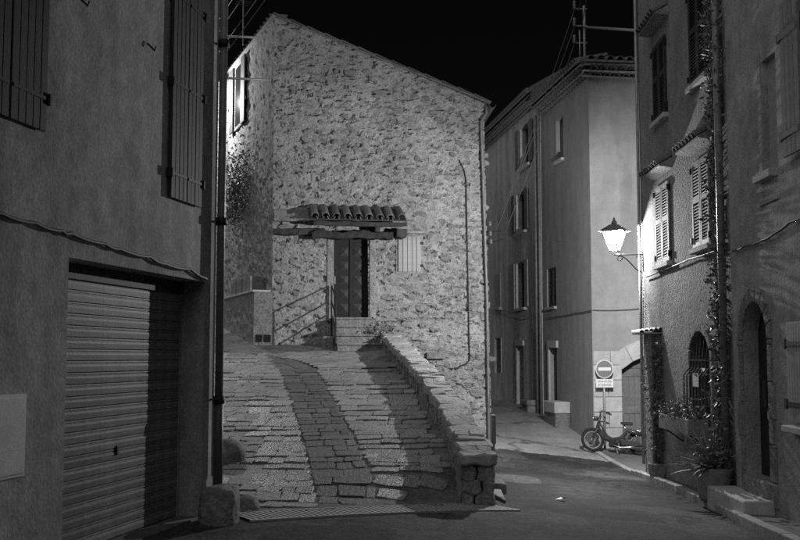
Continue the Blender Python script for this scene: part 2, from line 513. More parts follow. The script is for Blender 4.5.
# ------------------------------------------------------------------ walls of the buildings
WLft = Wall(-1.99, 11.3, .2095, 1)                    # u grows away from the camera, 0 at the far corner
if WLft.n.x < 0: WLft.n = -WLft.n
WEnd = Wall(-1.99, 11.3, -1, .2095)
_fo = P(350, 330, 25.5)
WSH = Wall(_fo.x, _fo.y, 1, .15)                      # stone house facade
if WSH.n.y > 0: WSH.n = -WSH.n
UL = WSH.U(272); UR = WSH.U(490.5)
_c = WSH.pt(UL, 0)
WSS = Wall(_c.x, _c.y, -.374, 1)                      # its side wall, going back to the left
if WSS.n.x > 0: WSS.n = -WSS.n
WE = Wall(4.74, 20.5, .0143, 1)                       # right hand houses, street wall (u negative towards the camera)
if WE.n.x > 0: WE.n = -WE.n
_cc = P(592.5, 357, 26.0)
WC = Wall(_cc.x, _cc.y, -.139, 1)                     # far houses, street wall
if WC.n.x > 0: WC.n = -WC.n
WCE = Wall(_cc.x, _cc.y, 1, .139)                     # end wall with the arch
if WCE.n.y > 0: WCE.n = -WCE.n

def slab_solid(mb, W, u0, u1, z0, z1, depth):
    """sides, back and top of a building body behind a facade"""
    p = W.pt
    mb.poly([p(u0, z0, 0), p(u0, z1, 0), p(u0, z1, -depth), p(u0, z0, -depth)])
    mb.poly([p(u1, z0, 0), p(u1, z0, -depth), p(u1, z1, -depth), p(u1, z1, 0)])
    mb.poly([p(u0, z0, -depth), p(u0, z1, -depth), p(u1, z1, -depth), p(u1, z0, -depth)])
    mb.poly([p(u0, z1, 0), p(u1, z1, 0), p(u1, z1, -depth), p(u0, z1, -depth)])

# shutters ---------------------------------------------------------------
def board_shutter(parent, W, u0, u1, z0, z1, d, nb, m, straps=(), pins=True, leaves=2):
    """closed shutter made of vertical boards"""
    lw = (u1 - u0) / leaves
    for l in range(leaves):
        a = u0 + l * lw
        sh = empty('shutter', W.pt(a, z0, d), parent=parent)
        bwid = (lw - .012) / nb
        for k in range(nb):
            o = MB().wbox(W, a + k * bwid, a + (k + 1) * bwid - .008, z0, z1 + random.uniform(-.004, .004), d, d + .028 + random.uniform(0, .004)).build('board', m, sh, bevel=.004)
        MB().wbox(W, a, a + lw - .012, z0 + .01, z1 - .01, d - .006, d + .002).build('backing', M_WOODD, sh)
        for zz in straps:
            MB().wbox(W, a + .02, a + lw - .03, zz - .014, zz + .014, d + .033, d + .037).build('strap_hinge', M_IRON, sh)
            if pins:
                up = a - .03 if l == 0 else a + lw - .02
                MB().wbox(W, up, up + .04, zz - .045, zz + .045, d - .02, d + .05).build('hinge_pin', M_IRON, sh, bevel=.008)
def louver_shutter(parent, W, u0, u1, z0, z1, d, m, leaves=2, rail=.55, step=.05):
    lw = (u1 - u0) / leaves
    for l in range(leaves):
        a = u0 + l * lw; b = a + lw - .015
        sh = empty('shutter', W.pt(a, z0, d), parent=parent)
        st = .065
        fr = MB()
        fr.wbox(W, a, a + st, z0, z1, d, d + .035); fr.wbox(W, b - st, b, z0, z1, d, d + .035)
        zm = z0 + (z1 - z0) * rail
        for (p, q) in ((z0, z0 + .08), (zm - .045, zm + .045), (z1 - .08, z1)):
            fr.wbox(W, a + st, b - st, p, q, d + .001, d + .034)
        fr.build('frame', m, sh, bevel=.004)
        sl = MB()
        z = z0 + .09
        while z < z1 - .11:
            if not (zm - .08 < z < zm + .045):
                p = W.pt
                sl.hexa([p(a + st, z, d + .028), p(b - st, z, d + .028), p(b - st, z + .03, d + .006), p(a + st, z + .03, d + .006),
                         p(a + st, z + .008, d + .032), p(b - st, z + .008, d + .032), p(b - st, z + .038, d + .01), p(a + st, z + .038, d + .01)])
            z += step
        o = sl.build('louvers', m, sh); o['kind'] = 'stuff'
        MB().wbox(W, a + .01, b - .01, z0 + .01, z1 - .01, d - .004, d + .003).build('backing', M_DARK, sh)

# ================================================================== LEFT HOUSE
Lr = empty('garage_house', (-3.0, 9.5, 0), 'dark rendered house with the garage roller shutter and plank shutters', 'house')
gU0, gz1a = WLft.hit(69, 253); gU1, _ = WLft.hit(204.5, 285)
gZ1 = (gz1a + WLft.hit(204.5, 285)[1]) / 2
mb = MB()
wall_face(mb, WLft, -15, 0, -.3, 5.75, [(gU0, gU1, -.25, gZ1, .34, 0)])
wall_face(mb, WEnd, 0, 7, -.3, 5.75, [])
mb.poly([WLft.pt(-15, 5.75), WLft.pt(0, 5.75), WEnd.pt(7, 5.75), WLft.pt(-15, 5.75) + Vector((-7, 1.5, 0))])
mb.poly([WEnd.pt(7, -.3), WEnd.pt(7, 5.75), WLft.pt(-15, 5.75) + Vector((-7, 1.5, 0)), WLft.pt(-15, -.3) + Vector((-7, 1.5, 0))])
mb.poly([WLft.pt(-15, -.3), WLft.pt(-15, 5.75), WLft.pt(-15, 5.75) + Vector((-7, 1.5, 0)), WLft.pt(-15, -.3) + Vector((-7, 1.5, 0))])
mb.poly([WLft.pt(gU0 - .3, gZ1 + .3, -.6), WLft.pt(gU1 + .3, gZ1 + .3, -.6), WLft.pt(gU1 + .3, -.3, -.6), WLft.pt(gU0 - .3, -.3, -.6)])
mb.build('wall', M_RENDER, Lr)
MB().wbox(WLft, gU0 - .02, gU1 + .02, -.3, .012, -.34, -.004).build('threshold', M_WALK, Lr)
# roller shutter: interlocking slats
rs = empty('roller_shutter', WLft.pt((gU0 + gU1) / 2, 0, -.3), parent=Lr)
nsl = 23; sh = (gZ1 - .12 - .02) / nsl
for k in range(nsl):
    z0 = .02 + k * sh; z1 = z0 + sh
    b = MB(); prof = [(0.0, -.004), (.005, .008), (sh * .5, .0115), (sh - .030, .009), (sh - .026, .003), (sh - .019, .003), (sh - .015, .010), (sh - .004, .009), (sh, -.004)]
    prof = [(zz, dd) for zz, dd in prof if zz <= sh]
    for i in range(len(prof) - 1):
        (za, da), (zb, db) = prof[i], prof[i + 1]
        b.poly([WLft.pt(gU0 + .002, z0 + za, -.265 + da), WLft.pt(gU1 - .03, z0 + za, -.265 + da), WLft.pt(gU1 - .03, z0 + zb, -.265 + db), WLft.pt(gU0 + .002, z0 + zb, -.265 + db)])
    b.build('slat', M_SLAT, rs)
MB().wbox(WLft, gU0, gU1, 0, gZ1, -.30, -.272).build('backing', M_WOODD, rs)
MB().wbox(WLft, gU0 + .001, gU1 - .001, gZ1 - .13, gZ1 - .002, -.33, -.23).build('housing', M_IRON, rs)
for u in (gU0 + .001, gU1 - .035):
    MB().wbox(WLft, u, u + .034, .012, gZ1 - .13, -.336, -.245).build('guide_rail', M_STEEL, rs)
uh, zh = WLft.hit(112, 450, -.3)
MB().wbox(WLft, uh - .02, uh + .02, zh - .04, zh + .04, -.262, -.24).build('lock', M_IRON, rs, bevel=.006)
# plank shutters
u0, zb = WLft.hit(166.5, 195); u1, _ = WLft.hit(198, 205)
board_shutter(Lr, WLft, u0, u1, zb - .02, zb + 2.2, .02, 4, M_WOODD, (zb + .22, zb + 1.12, zb + 2.0))
uw1, _ = WLft.hit(42, 131); zb2 = WLft.hit(40, 132)[1]
board_shutter(Lr, WLft, uw1 - 1.0, uw1, zb2, zb2 + 2.1, .02, 5, M_WOODD, (zb2 + .25, zb2 + 1.8))
for (px, py) in ((148, 48), (80, 3)):
    u, z = WLft.hit(px, py)
    MB().tube([WLft.pt(u - .05, z + .03, .012), WLft.pt(u, z, .04), WLft.pt(u + .03, z - .02, .05), WLft.pt(u + .06, z + .03, .05)], .008, 6).build('shutter_stay', M_IRON, Lr)
# meter box cover
u0, z1 = WLft.hit(-12, 396); u1, z0 = WLft.hit(23, 476)
mbx = empty('meter_box', WLft.pt(u0, z0), parent=Lr)
MB().wbox(WLft, u0 - .3, u1, z0, z1, -.01, .012).build('frame', M_PANEL, mbx, bevel=.004)
MB().wbox(WLft, u0 - .27, u1 - .025, z0 + .025, z1 - .025, .0, .018).build('cover', M_PANEL, mbx, bevel=.003)
# downpipe on the corner
pr = empty('downpipe', WLft.pt(-.02, 0, .1), parent=Lr)
pb = P(217.5, 484, 11.4); 
ub = WLft.hit(217.5, 484, .09)[0]
base = WLft.pt(ub, 0, .09)
MB().tube([base + Vector((0, 0, .28)), base + Vector((0, 0, 1.2))], .052, 14).build('cast_iron_foot', M_CAST, pr, True)
MB().tube([base + Vector((0, 0, 1.2)), base + Vector((0, 0, 5.75))], .043, 14).build('pipe', M_ZINC, pr, True)
for z in (1.2, 3.1, 5.05):
    MB().tube([base + Vector((0, 0, z - .04)), base + Vector((0, 0, z + .04))], .062, 14).build('collar', M_IRON, pr, True)
    MB().tube([base + Vector((0, 0, z)), WLft.pt(ub - .02, z, -.05)], .012, 6).build('bracket', M_IRON, pr)
MB().tube([WLft.pt(-.1, z, .03) for z in (0.4, 2, 4, 5.7)], .012, 6).build('conduit', M_STEEL, Lr)
def rock(c, sx, sy, sz, seed, boxy=.55):
    import bmesh
    bm = bmesh.new(); bmesh.ops.create_icosphere(bm, subdivisions=4, radius=1)
    mb = MB()
    for v in bm.verts:
        q = v.co.normalized()
        m_ = max(abs(q.x), abs(q.y), abs(q.z)); q = q * (1 - boxy) + q / m_ * boxy * .86
        f_ = 1 + .10 * nz(q.x * 1.6 + seed, q.y * 1.6, q.z * 1.6) + .06 * nz(q.x * 4 + seed, q.y * 4, q.z * 4) + .03 * nz(q.x * 10, q.y * 10 + seed, q.z * 10)
        mb.v.append((c[0] + q.x * f_ * sx, c[1] + q.y * f_ * sy, c[2] + q.z * f_ * sz))
    mb.f = [tuple(v.index for v in f.verts) for f in bm.faces]
    bm.free()
    return mb
# rough corner stone at the foot of the house
cs = MB()
rs_ = random.Random(3)
c0 = P(219, 522, 10.75)
vv = stone_variants(1, 12, (.75, .95, 1.0), True)[0]
o = rock((c0.x, c0.y, .13), .22, .26, .26, 3.0).build('corner_stone', M_CUTD, None, True)
tag(o, 'rough squat guard stone at the foot of the downpipe', 'stone')

# ================================================================== STONE HOUSE
SHr = empty('stone_house', WSH.pt((UL + UR) / 2, 0), 'tall rubble stone house with studded door and sloping roof edge', 'house')
ztL = WSH.hit(270, 15)[1]; ztR = WSH.hit(488, 103)[1]
zbS = -.6
def ztop(u):
    t = (u - UL) / (UR - UL)
    return ztL + (ztR - ztL) * t
UW = UR - UL
dU0 = WSH.U(333.5, 280); dU1 = WSH.U(369.5, 280)
dZ1 = WSH.hit(351, 237)[1]; dZ0 = WSH.hit(351, 318)[1]
# stone layout
stones = []
z = .2
while z < ztL:
    h = random.uniform(.12, .24)
    u = UL + random.uniform(0, .2)
    while u < UR - .12:
        w = random.choice([random.uniform(.13, .24), random.uniform(.2, .46)])
        cu = u + w / 2; cz = z + h / 2 + random.uniform(-.06, .06)
        u += w + random.uniform(.03, .12)
        if cz + h * .7 > ztop(cu) - .22: continue
        if dU0 - .32 < cu < dU1 + .32 and dZ0 - .9 < cz < dZ1 + .95: continue
        low = cz < dZ1 + .3 and cu < dU1 + 1.1
        keep = .42 if low else .74
        if nz(cu * 1.1, cz * 1.1, 5) > .28: keep *= .45
        if random.random() > keep: continue
        if WSH.U(396) < cu < WSH.U(424) and dZ1 - 1.05 < cz < dZ1 + .15: continue
        stones.append((cu, cz, w * random.uniform(.8, 1.0), h * random.uniform(.75, 1.0), random.uniform(-.25, .25)))
    z += h + random.uniform(.015, .06)
# displaced mortar face
nu, nzv = 230, 350
uu = np.linspace(UL, UR, nu); tt = np.linspace(0, 1, nzv)
UU, TT = np.meshgrid(uu, tt)
TOP = np.array([ztop(u) for u in uu])
ZZ = zbS + TT * (TOP[None, :] - zbS)
DD = np.zeros_like(UU)
for idx in np.ndindex(UU.shape):
    u, z = UU[idx], ZZ[idx]
    q1 = nz(u * 4.2, z * 6.2, 3); q2 = nz(u * 9, z * 13, 9); q3 = nz(u * 20, z * 26, 14)
    DD[idx] = .02 * nz(u * 1.6, z * 1.9) + .018 * q1 + .014 * q2 + .010 * q3
    k1 = nz(u * 5.5 + .5 * q3, z * 13, 31); k2 = nz(u * 12, z * 23, 37); mk = nz(u * .9, z * .9, 50)
    th = .30 - .14 * mk
    if k1 > th: DD[idx] -= min(.07, (k1 - th) * .38)
    if k2 > th + .04: DD[idx] -= min(.04, (k2 - th - .04) * .22)
for (cu, cz, w, h, rot) in stones:
    m = (abs(UU - cu) < w) & (abs(ZZ - cz) < h * 1.1)
    rho = np.sqrt(((UU[m] - cu) / (w * .5)) ** 2 + ((ZZ[m] - cz) / (h * .5)) ** 2)
    an = np.arctan2(ZZ[m] - cz, UU[m] - cu); ph = random.uniform(-3.1, 3.1)
    DD[m] -= .035 * np.exp(-((rho - 1.05) / .22) ** 2) * np.clip(.35 + np.cos(an - ph), 0, 1)
for k in range(110):          # putlog holes and missing pointing
    cu = random.uniform(UL + .2, UR - .2); cz = random.uniform(1.5, ztL)
    rho = np.sqrt(((UU - cu) / random.uniform(.05, .12)) ** 2 + ((ZZ - cz) / random.uniform(.03, .06)) ** 2)
    DD -= .07 * np.exp(-rho ** 2)
def taper(u, z): return -.017 * max(0, z) * (u - UL) / UW
mb = MB()
for j in range(nzv):
    for i in range(nu):
        mb.v.append(tuple(WSH.pt(UU[j, i] + taper(UU[j, i], ZZ[j, i]), ZZ[j, i], DD[j, i])))
for j in range(nzv - 1):
    for i in range(nu - 1):
        cu = (uu[i] + uu[i + 1]) / 2; cz = (ZZ[j, i] + ZZ[j + 1, i]) / 2
        if dU0 < cu < dU1 and dZ0 < cz < dZ1: continue
        a = j * nu + i
        mb.f.append((a, a + 1, a + nu + 1, a + nu))
fac = mb.build('facade', M_MORTAR, SHr)
SV = stone_variants(14, 8, (.62, .9, 1.0))
SVM = variant_meshes('stone', SV, M_RUBBLE, False)
stones.sort(key=lambda s: -s[2] * s[3])
rest = MB()
for k, (cu, cz, w, h, rot) in enumerate(stones):
    c, s_ = math.cos(rot), math.sin(rot)
    ax = (WSH.a * c + Vector((0, 0, s_))) * w
    ay = (WSH.a * -s_ + Vector((0, 0, c))) * h
    az = WSH.n * random.uniform(.03, .05)
    tl = random.uniform(-.06, .06)
    pos = WSH.pt(cu + taper(cu, cz), cz, random.uniform(-.05, -.022))
    if k < 300: place('stone', SVM[k % 14], fac, pos, ax, ay, az + WSH.a * tl * .3)
    else: joined(rest, SV[k % 14], pos, ax, ay, az)
if rest.v: rest.build('small_stones', M_RUBBLE, fac)['kind'] = 'stuff'
# side wall, back, right side
mb = MB()
nS, nZ = 70, 150
for j in range(nZ):
    for i in range(nS):
        u = 8 * i / (nS - 1); z = -.6 + (ztL + .6) * j / (nZ - 1)
        d = .03 * nz(u * 2.5, z * 3, 20) + .035 * nz(u * 5.5, z * 7, 21) + .02 * nz(u * 13, z * 15, 22)
        if i == 0: d = 0
        mb.v.append(tuple(WSS.pt(u, z, d)))
for j in range(nZ - 1):
    for i in range(nS - 1):
        a = j * nS + i; mb.f.append((a, a + 1, a + nS + 1, a + nS))
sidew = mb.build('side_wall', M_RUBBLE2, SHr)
bk = WSS.a * 8
mb = MB()
pR = WSH.pt(UR, 0); pL = WSH.pt(UL, 0)
bR = pR + Vector((-.6, 8, 0)); bL = pL + bk
def zz_(p, z): return Vector((p.x, p.y, z))
mb.poly([zz_(pR, -.6), zz_(bR, -.6), zz_(bR, ztR), zz_(pR + WSH.a * taper(UR, 8), ztR)])
mb.poly([zz_(bR, -.6), zz_(bL, -.6), zz_(bL, ztL), zz_(bR, ztR)])
mb.build('rear_wall', M_MORTAR, SHr)
# roof slab + verge tiles
rf = MB()
of = WSH.n * .035
tl = pL + of - WSH.a * .05; trr = pR + of + WSH.a * (taper(UR, 8) + .16)
sl = (ztR - ztL) / UW
rf.hexa([zz_(tl, ztL - .02), zz_(trr, ztR - .02), zz_(bR + WSH.a * .3, ztR - .05), zz_(bL - WSH.a * .1, ztL - .02),
         zz_(tl, ztL + .015), zz_(trr, ztR + .015), zz_(bR + WSH.a * .3, ztR + .015), zz_(bL - WSH.a * .1, ztL + .015)])
roof = rf.build('roof', M_TILE, SHr)
NV = 13
for k in range(NV):
    t0 = k / NV; t1 = (k + 1.04) / NV
    def rp(t): return zz_(tl.lerp(trr, t), (ztL + .012) * (1 - t) + (ztR + .012) * t)
    a, b = rp(t0), rp(min(t1, 1.01))
    MB().halftile(a + Vector((0, .04, .022)), b + Vector((0, .04, 0.0)), (0, 0, 1), .055, .045, 6).build('verge_tile', M_TILE, roof)
for k in range(1, 22):
    t = k / 22 * 7.6
    a = WSS.pt(t, ztL + .04, .06); 
    MB().halftile(a, a - WSH.a * -.45, (0, 0, 1), .1, .09, 5).build('eave_tile', M_TILE, roof)
# gutter and downpipe
gR = empty('downpipe', zz_(pR, 0), parent=SHr)
g0 = zz_(trr, ztR - .06) + Vector((0.05, -.05, 0))
MB().halftile(g0, g0 + Vector((-.5, 8, 0)), (0, 0, -1), .09, .09, 8, .01).build('gutter', M_ZINC, SHr)
def shp(px, py, d=.1):
    u, z = WSH.hit(px, py, d); return WSH.pt(u, z, d)
MB().tube([shp(486.5, 106), shp(486.5, 114), shp(481.5, 122), shp(481.5, 132), shp(483.5, 190), shp(487, 300), shp(489.2, 440), shp(489.4, 452)], .034, 10).build('pipe', M_ZINC, gR, True)
for py, px in ((160, 482.5), (250, 485.5), (340, 487.7)):
    q = shp(px, py)
    MB().tube([q - Vector((0, 0, .03)), q + Vector((0, 0, .03))], .046, 10).build('collar', M_ZINC, gR)
MB().tube([shp(459, 160, .03), shp(464, 170, .03), shp(466, 180, .03), shp(467, 240, .03), shp(468.5, 310, .03), shp(469.5, 360, .03), shp(466, 364, .03), shp(460, 366, .03), shp(456, 369, .03)], .016, 6).build('conduit', M_IRON, SHr)
u, z = WSH.hit(426, 354); u2, z2 = WSH.hit(444, 358)
MB().wbox(WSH, u, u2, z2 - .02, z + .04, -.05, .12).build('ledge', M_CUTD, SHr, bevel=.01)
# jambs around the door
jm = empty('door_surround', WSH.pt((dU0 + dU1) / 2, dZ0), parent=SHr)
MB().wbox(WSH, dU0 - .16, dU0 + .004, dZ0 - .02, dZ1 + .004, -.3, .03).build('jamb', M_MORTAR, jm, bevel=.02)
MB().wbox(WSH, dU1 - .004, dU1 + .16, dZ0 - .02, dZ1 + .004, -.3, .03).build('jamb', M_MORTAR, jm, bevel=.02)
MB().wbox(WSH, dU0, dU1, dZ1 - .01, dZ1 + .16, -.3, .02).build('lintel', M_BEAM, jm)
# studded door
dr = empty('door', WSH.pt((dU0 + dU1) / 2, dZ0, -.25), parent=SHr)
MB().wbox(WSH, dU0 - .02, dU1 + .02, dZ0, dZ1, -.26, -.22).build('panel', M_DOOR, dr)
dw = (dU1 - dU0); dh = dZ1 - dZ0
for ua, ub in ((dU0 + .004, dU0 + .1), (dU1 - .1, dU1 - .004), ((dU0 + dU1) / 2 - .03, (dU0 + dU1) / 2 + .03)):
    MB().wbox(WSH, ua, ub, dZ0, dZ1, -.219, -.19).build('stile', M_DOOR, dr, bevel=.006)
for c in range(2):
    for r_ in range(5):
        u = dU0 + dw * (.31 if c == 0 else .69); zc = dZ0 + dh * (.11 + .175 * r_) + .03
        hs = .105
        p = WSH.pt
        MB().poly([p(u - hs, zc - hs, -.218), p(u + hs, zc - hs, -.218), p(u, zc, -.15)]).poly([p(u + hs, zc - hs, -.218), p(u + hs, zc + hs, -.218), p(u, zc, -.15)]).poly([p(u + hs, zc + hs, -.218), p(u - hs, zc + hs, -.218), p(u, zc, -.15)]).poly([p(u - hs, zc + hs, -.218), p(u - hs, zc - hs, -.218), p(u, zc, -.15)]).build('stud', M_STUD, dr)
MB().wbox(WSH, dU0 + .03, dU0 + .06, dZ0 + dh * .42, dZ0 + dh * .52, -.19, -.15).build('handle', M_STEEL, dr, bevel=.005)
def rough_beam(W, u0, u1, z0, z1, d0, d1, j_=.016, n=12, twist=0.0):
    mb = MB(); sd = random.uniform(0, 50)
    for k in range(n + 1):
        t = k / n; u = u0 + (u1 - u0) * t
        dz = j_ * 2 * nz(t * 4, sd) + twist * t
        c = [(z0, d0), (z0, d1), (z1, d1), (z1, d0)]
        for (z, d) in c: mb.v.append(tuple(W.pt(u + random.uniform(-.01, .01), z + dz + random.uniform(-j_, j_), d + (random.uniform(-j_, j_) if d == d1 else 0))))
    for k in range(n):
        for q in range(4): mb.f.append((k * 4 + q, k * 4 + (q + 1) % 4, (k + 1) * 4 + (q + 1) % 4, (k + 1) * 4 + q))
    mb.f.append((3, 2, 1, 0)); mb.f.append(tuple(n * 4 + q for q in range(4)))
    return mb
# canopy of round tiles on beams
cu0 = WSH.U(308, 215); cu1 = WSH.U(403, 215); cz0 = WSH.hit(350, 221, .55)[1]; 
cn = empty('door_canopy', WSH.pt((cu0 + cu1) / 2, cz0), parent=SHr)
NT = 9
for k in range(NT):
    u = cu0 + (cu1 - cu0) * (k + .5) / NT
    a = WSH.pt(u, cz0 + .09, .62); b = WSH.pt(u, cz0 + .40, .0)
    MB().halftile(a + Vector((random.uniform(-.01, .01), 0, random.uniform(-.012, .012))), b, WSH.n * .4 + Vector((0, 0, 1)), .095, .08, 8, .016).build('tile', M_TILE, cn)
    if k < NT - 1:
        u = cu0 + (cu1 - cu0) * (k + 1) / NT
        a = WSH.pt(u, cz0 + .1, .6); b = WSH.pt(u, cz0 + .40, .0)
        MB().halftile(a, b, -(WSH.n * .4 + Vector((0, 0, 1))), .1, .09, 5, .014).build('tile', M_TILE, cn)
p = WSH.pt
MB().hexa([p(cu0, cz0 + .01, .56), p(cu1, cz0 + .01, .56), p(cu1, cz0 + .3, 0), p(cu0, cz0 + .3, 0), p(cu0, cz0 + .035, .58), p(cu1, cz0 + .035, .58), p(cu1, cz0 + .335, 0), p(cu0, cz0 + .335, 0)]).build('roof_boards', M_BEAM, cn)
rough_beam(WSH, cu0 + .1, cu1 + .02, cz0 - .11, cz0 + .0, .44, .53).build('beam', M_BEAM, cn, bevel=.012)
b0 = WSH.hit(272, 232, .05)
rough_beam(WSH, UL + .02, cu0 + .4, cz0 - .30, cz0 - .16, -.02, .2).build('beam', M_BEAM, cn, bevel=.015)
rough_beam(WSH, cu0 + .08, cu1 - .28, cz0 - .40, cz0 - .22, -.02, .3, .025, 16, .03).build('lintel_beam', M_BEAM, cn, bevel=.02)
rough_beam(WSH, cu1 - .22, cu1 + .04, cz0 - .36, cz0 - .14, -.02, .42, .025, 5).build('corbel', M_BEAM, cn, bevel=.03)
MB().wbox(WSH, cu1 - .75, cu1 - .62, cz0 - .24, cz0 - .02, -.02, .46).build('corbel', M_BEAM, cn, bevel=.02)
MB().hexa([p(UL + .02, cz0 + .02, -.02), p(cu0 + .02, cz0 + .02, -.02), p(cu0 + .02, cz0 + .02, .2), p(UL + .02, cz0 + .02, .12), p(UL + .02, cz0 + .33, -.02), p(cu0 + .02, cz0 + .34, -.02), p(cu0 + .02, cz0 + .3, .1), p(UL + .02, cz0 + .3, .06)]).build('side_fillet', M_CUTD, cn, bevel=.02)
# small plank shutter right of the door
bu0, bz1 = WSH.hit(398, 237); bu1, bz0 = WSH.hit(421, 272)
wd = empty('small_window', WSH.pt(bu0, bz0), parent=SHr)
MB().wbox(WSH, bu0 - .05, bu1 + .05, bz0 - .05, bz1 + .05, -.05, .02).build('surround', M_MORTAR, wd, bevel=.01)
nbb = 5
for k in range(nbb):
    a = bu0 + (bu1 - bu0) * k / nbb; b = bu0 + (bu1 - bu0) * (k + 1) / nbb - .01
    MB().wbox(WSH, a, b, bz0, bz1, .034, .065).build('board', M_WOODL, wd, bevel=.005)
for zz in (bz0 + .15, bz1 - .15):
    MB().wbox(WSH, bu1 - .02, bu1 + .05, zz - .03, zz + .03, .03, .085).build('hinge_pin', M_IRON, wd)
MB().wbox(WSH, bu0 - .1, bu1 + .12, bz1 + .085, bz1 + .15, -.03, .12).build('drip_ledge', M_CUTD, wd, bevel=.015)
# two square vents at the foot of the wall
for px in (259, 267.5):
    u, z = WSH.hit(px, 338, .03)
    MB().wbox(WSH, u - .075, u + .075, z - .09, z + .08, -.02, .05).build('vent', M_DARK, SHr)
# window with open shutters high on the side wall
sw0 = WSS.hit(243.5, 100)[0]; swz1 = WSS.hit(243, 60)[1]; swz0 = WSS.hit(243, 125)[1]
sw = empty('side_window', WSS.pt(sw0, swz0), parent=SHr)
MB().wbox(WSS, sw0 - .05, sw0 + 1.0, swz0, swz1, -.05, .05).build('surround', M_RUBBLE2, sw, bevel=.015)
MB().wbox(WSS, sw0 + .12, sw0 + .86, swz0 + .1, swz1 - .1, 0, .056).build('pane', M_GLASSW, sw)
for u in (sw0 - .52, sw0 + 1.02):
    MB().wbox(WSS, u, u + .48, swz0, swz1, .06, .10).build('shutter', M_WOODD, sw, bevel=.006)

# terrace wall beside the house, with planters
TW = Wall(*(WSH.pt(UL - .43, 0, .02)).xy, -.374, 1)
if TW.n.x > 0: TW.n = -TW.n
tz1 = WSH.hit(262, 292)[1]; 
tr = empty('terrace_wall', TW.pt(2, 1.9, -.2), 'low rough stone terrace wall carrying planters beside the stone house', 'wall')
mb = MB(); nS, nZ = 60, 20
for j in range(nZ):
    for i in range(nS):
        u = 5.5 * i / (nS - 1); z = 1.2 + (tz1 - 1.2) * j / (nZ - 1)
        d = (.05 * nz(u * 4, z * 5, 30) + .03 * nz(u * 10, z * 11, 31)) if 0 < i and j < nZ - 1 else 0
        mb.v.append(tuple(TW.pt(u, z, d)))
for j in range(nZ - 1):
    for i in range(nS - 1):
        a = j * nS + i; mb.f.append((a, a + 1, a + nS + 1, a + nS))
mb.poly([TW.pt(0, 1.2), TW.pt(0, tz1), WSH.pt(UL + .02, tz1, .02), WSH.pt(UL + .02, 1.2, .02)])
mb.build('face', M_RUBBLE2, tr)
o = MB()
for k in range(7):
    a, b = k * .8 - .04, (k + 1) * .8 - .06
    e = .04 if k == 0 else 0
    MB().hexa([TW.pt(a, tz1, .05), TW.pt(b, tz1, .05), TW.pt(b, tz1, -.46), TW.pt(a, tz1, -.46), TW.pt(a, tz1 + .05, .05), TW.pt(b, tz1 + .05, .05), TW.pt(b, tz1 + .05, -.46), TW.pt(a, tz1 + .05, -.46)]).build('coping_slab', M_CUT, tr, bevel=.012)
plab = ['empty square stone planter at the end of the terrace coping', 'second stone planter from the end of the terrace coping', 'stone planter farthest along the terrace coping']
for k, (pa, pb_) in enumerate(((.45, 1.35), (1.5, 2.1), (2.25, 2.8))):
    q = TW.pt((pa + pb_) / 2, tz1 + .05, -.22)
    r_ = empty('planter_box', q, plab[k], 'planter', 'planters on the terrace coping')
    zt = tz1 + .052
    for (ua, ub, da, db) in ((pa, pb_, -.04, .0), (pa, pb_, -.34, -.30), (pa, pa + .04, -.30, -.04), (pb_ - .04, pb_, -.30, -.04)):
        MB().wbox(TW, ua, ub, zt, zt + .37, da, db).build('side', M_CUTD, r_, bevel=.01)
    MB().wbox(TW, pa + .04, pb_ - .04, zt, zt + .31, -.30, -.04).build('soil', M_SOIL, r_)

# ================================================================== RAMP
PAR = [(12.75, .745), (13.6, .72), (15.75, .6), (18.6, .35), (22.1, -.1), (24.9, -.47)]
def xpar(y):
    if y <= PAR[0][0]: return PAR[0][1]
    for (a, xa), (b, xb) in zip(PAR, PAR[1:]):
        if y <= b: return xa + (xb - xa) * (y - a) / (b - a)
    return PAR[-1][1]
def ramp_z(X, Y):
    Z = np.zeros_like(X)
    for idx in np.ndindex(X.shape):
        x, y = X[idx], Y[idx]
        base = zr(x, y)
        m = min(1, max(0, (23.4 - y) / 1.2))
        e = min(1, max(0, (y - ybot(x)) / .5))
        Z[idx] = base - .016 * m * e + .006 * nz(x * 2, y * 2, 2) + .007 * nz(x * 6, y * 6, 8)
    return Z
def rmask(x, y):
    if y < ybot(x) - .05: return False
    if x > xpar(y) + .15 and y < 25.2: return False
    if y > 24.9 and x > -.45: return False
    if (Vector((x, y, 0)) - WSH.o).dot(WSH.n) < -.2 and (Vector((x, y, 0)) - WSS.o).dot(WSS.n) < -.3: return False
    return True
ramp = sheet('ramp', np.arange(-8, 2.3, .14), np.arange(10.6, 31, .16), ramp_z, M_JOINT, mask=rmask)
tag(ramp, 'steep stone paved ramp climbing to the stone house', 'ramp')
# paved bands either side of a darker channel
CL = [(11.4, -.85 + .31), (12.05, -.55), (15.3, -1.03), (20.3, -1.86), (21.6, -2.1), (22.6, -2.6), (23.4, -3.3), (24.2, -4.6), (24.8, -6)]
def xc(y):
    for (a, xa), (b, xb) in zip(CL, CL[1:]):
        if y <= b: return xa + (xb - xa) * (y - a) / (b - a)
    return CL[-1][1]
M_LAND = mat('landing_concrete', .22, .3, 4, .85, .8, 30, stain=.3, bdist=.02, grain=.35, gscale=25, cracks=.9)
sheet('landing', np.arange(-8, .2, .1), np.arange(21.6, 31, .12), lambda X, Y: np.vectorize(zr)(X, Y) + .008, M_LAND, kind=None, parent=ramp,
      mask=lambda x, y: y > 21.75 + .15 * nz(x * 2, 1.7) and x > xc(y) + .48 + .05 * nz(y * 4, 2.2) and rmask(x, y) and x < xpar(y) + .1)
PV = stone_variants(16, 12, (.90, .99, 1.0), True, rim=.93, jit=.03)
PVL = variant_meshes('paving_stone', PV, M_COB)
M_COBW = mat('paving_worn', .215, .35, 3, .33, .45, 5, rnd=.3, bdist=.04, spec=.5, grain=.3, gscale=9)
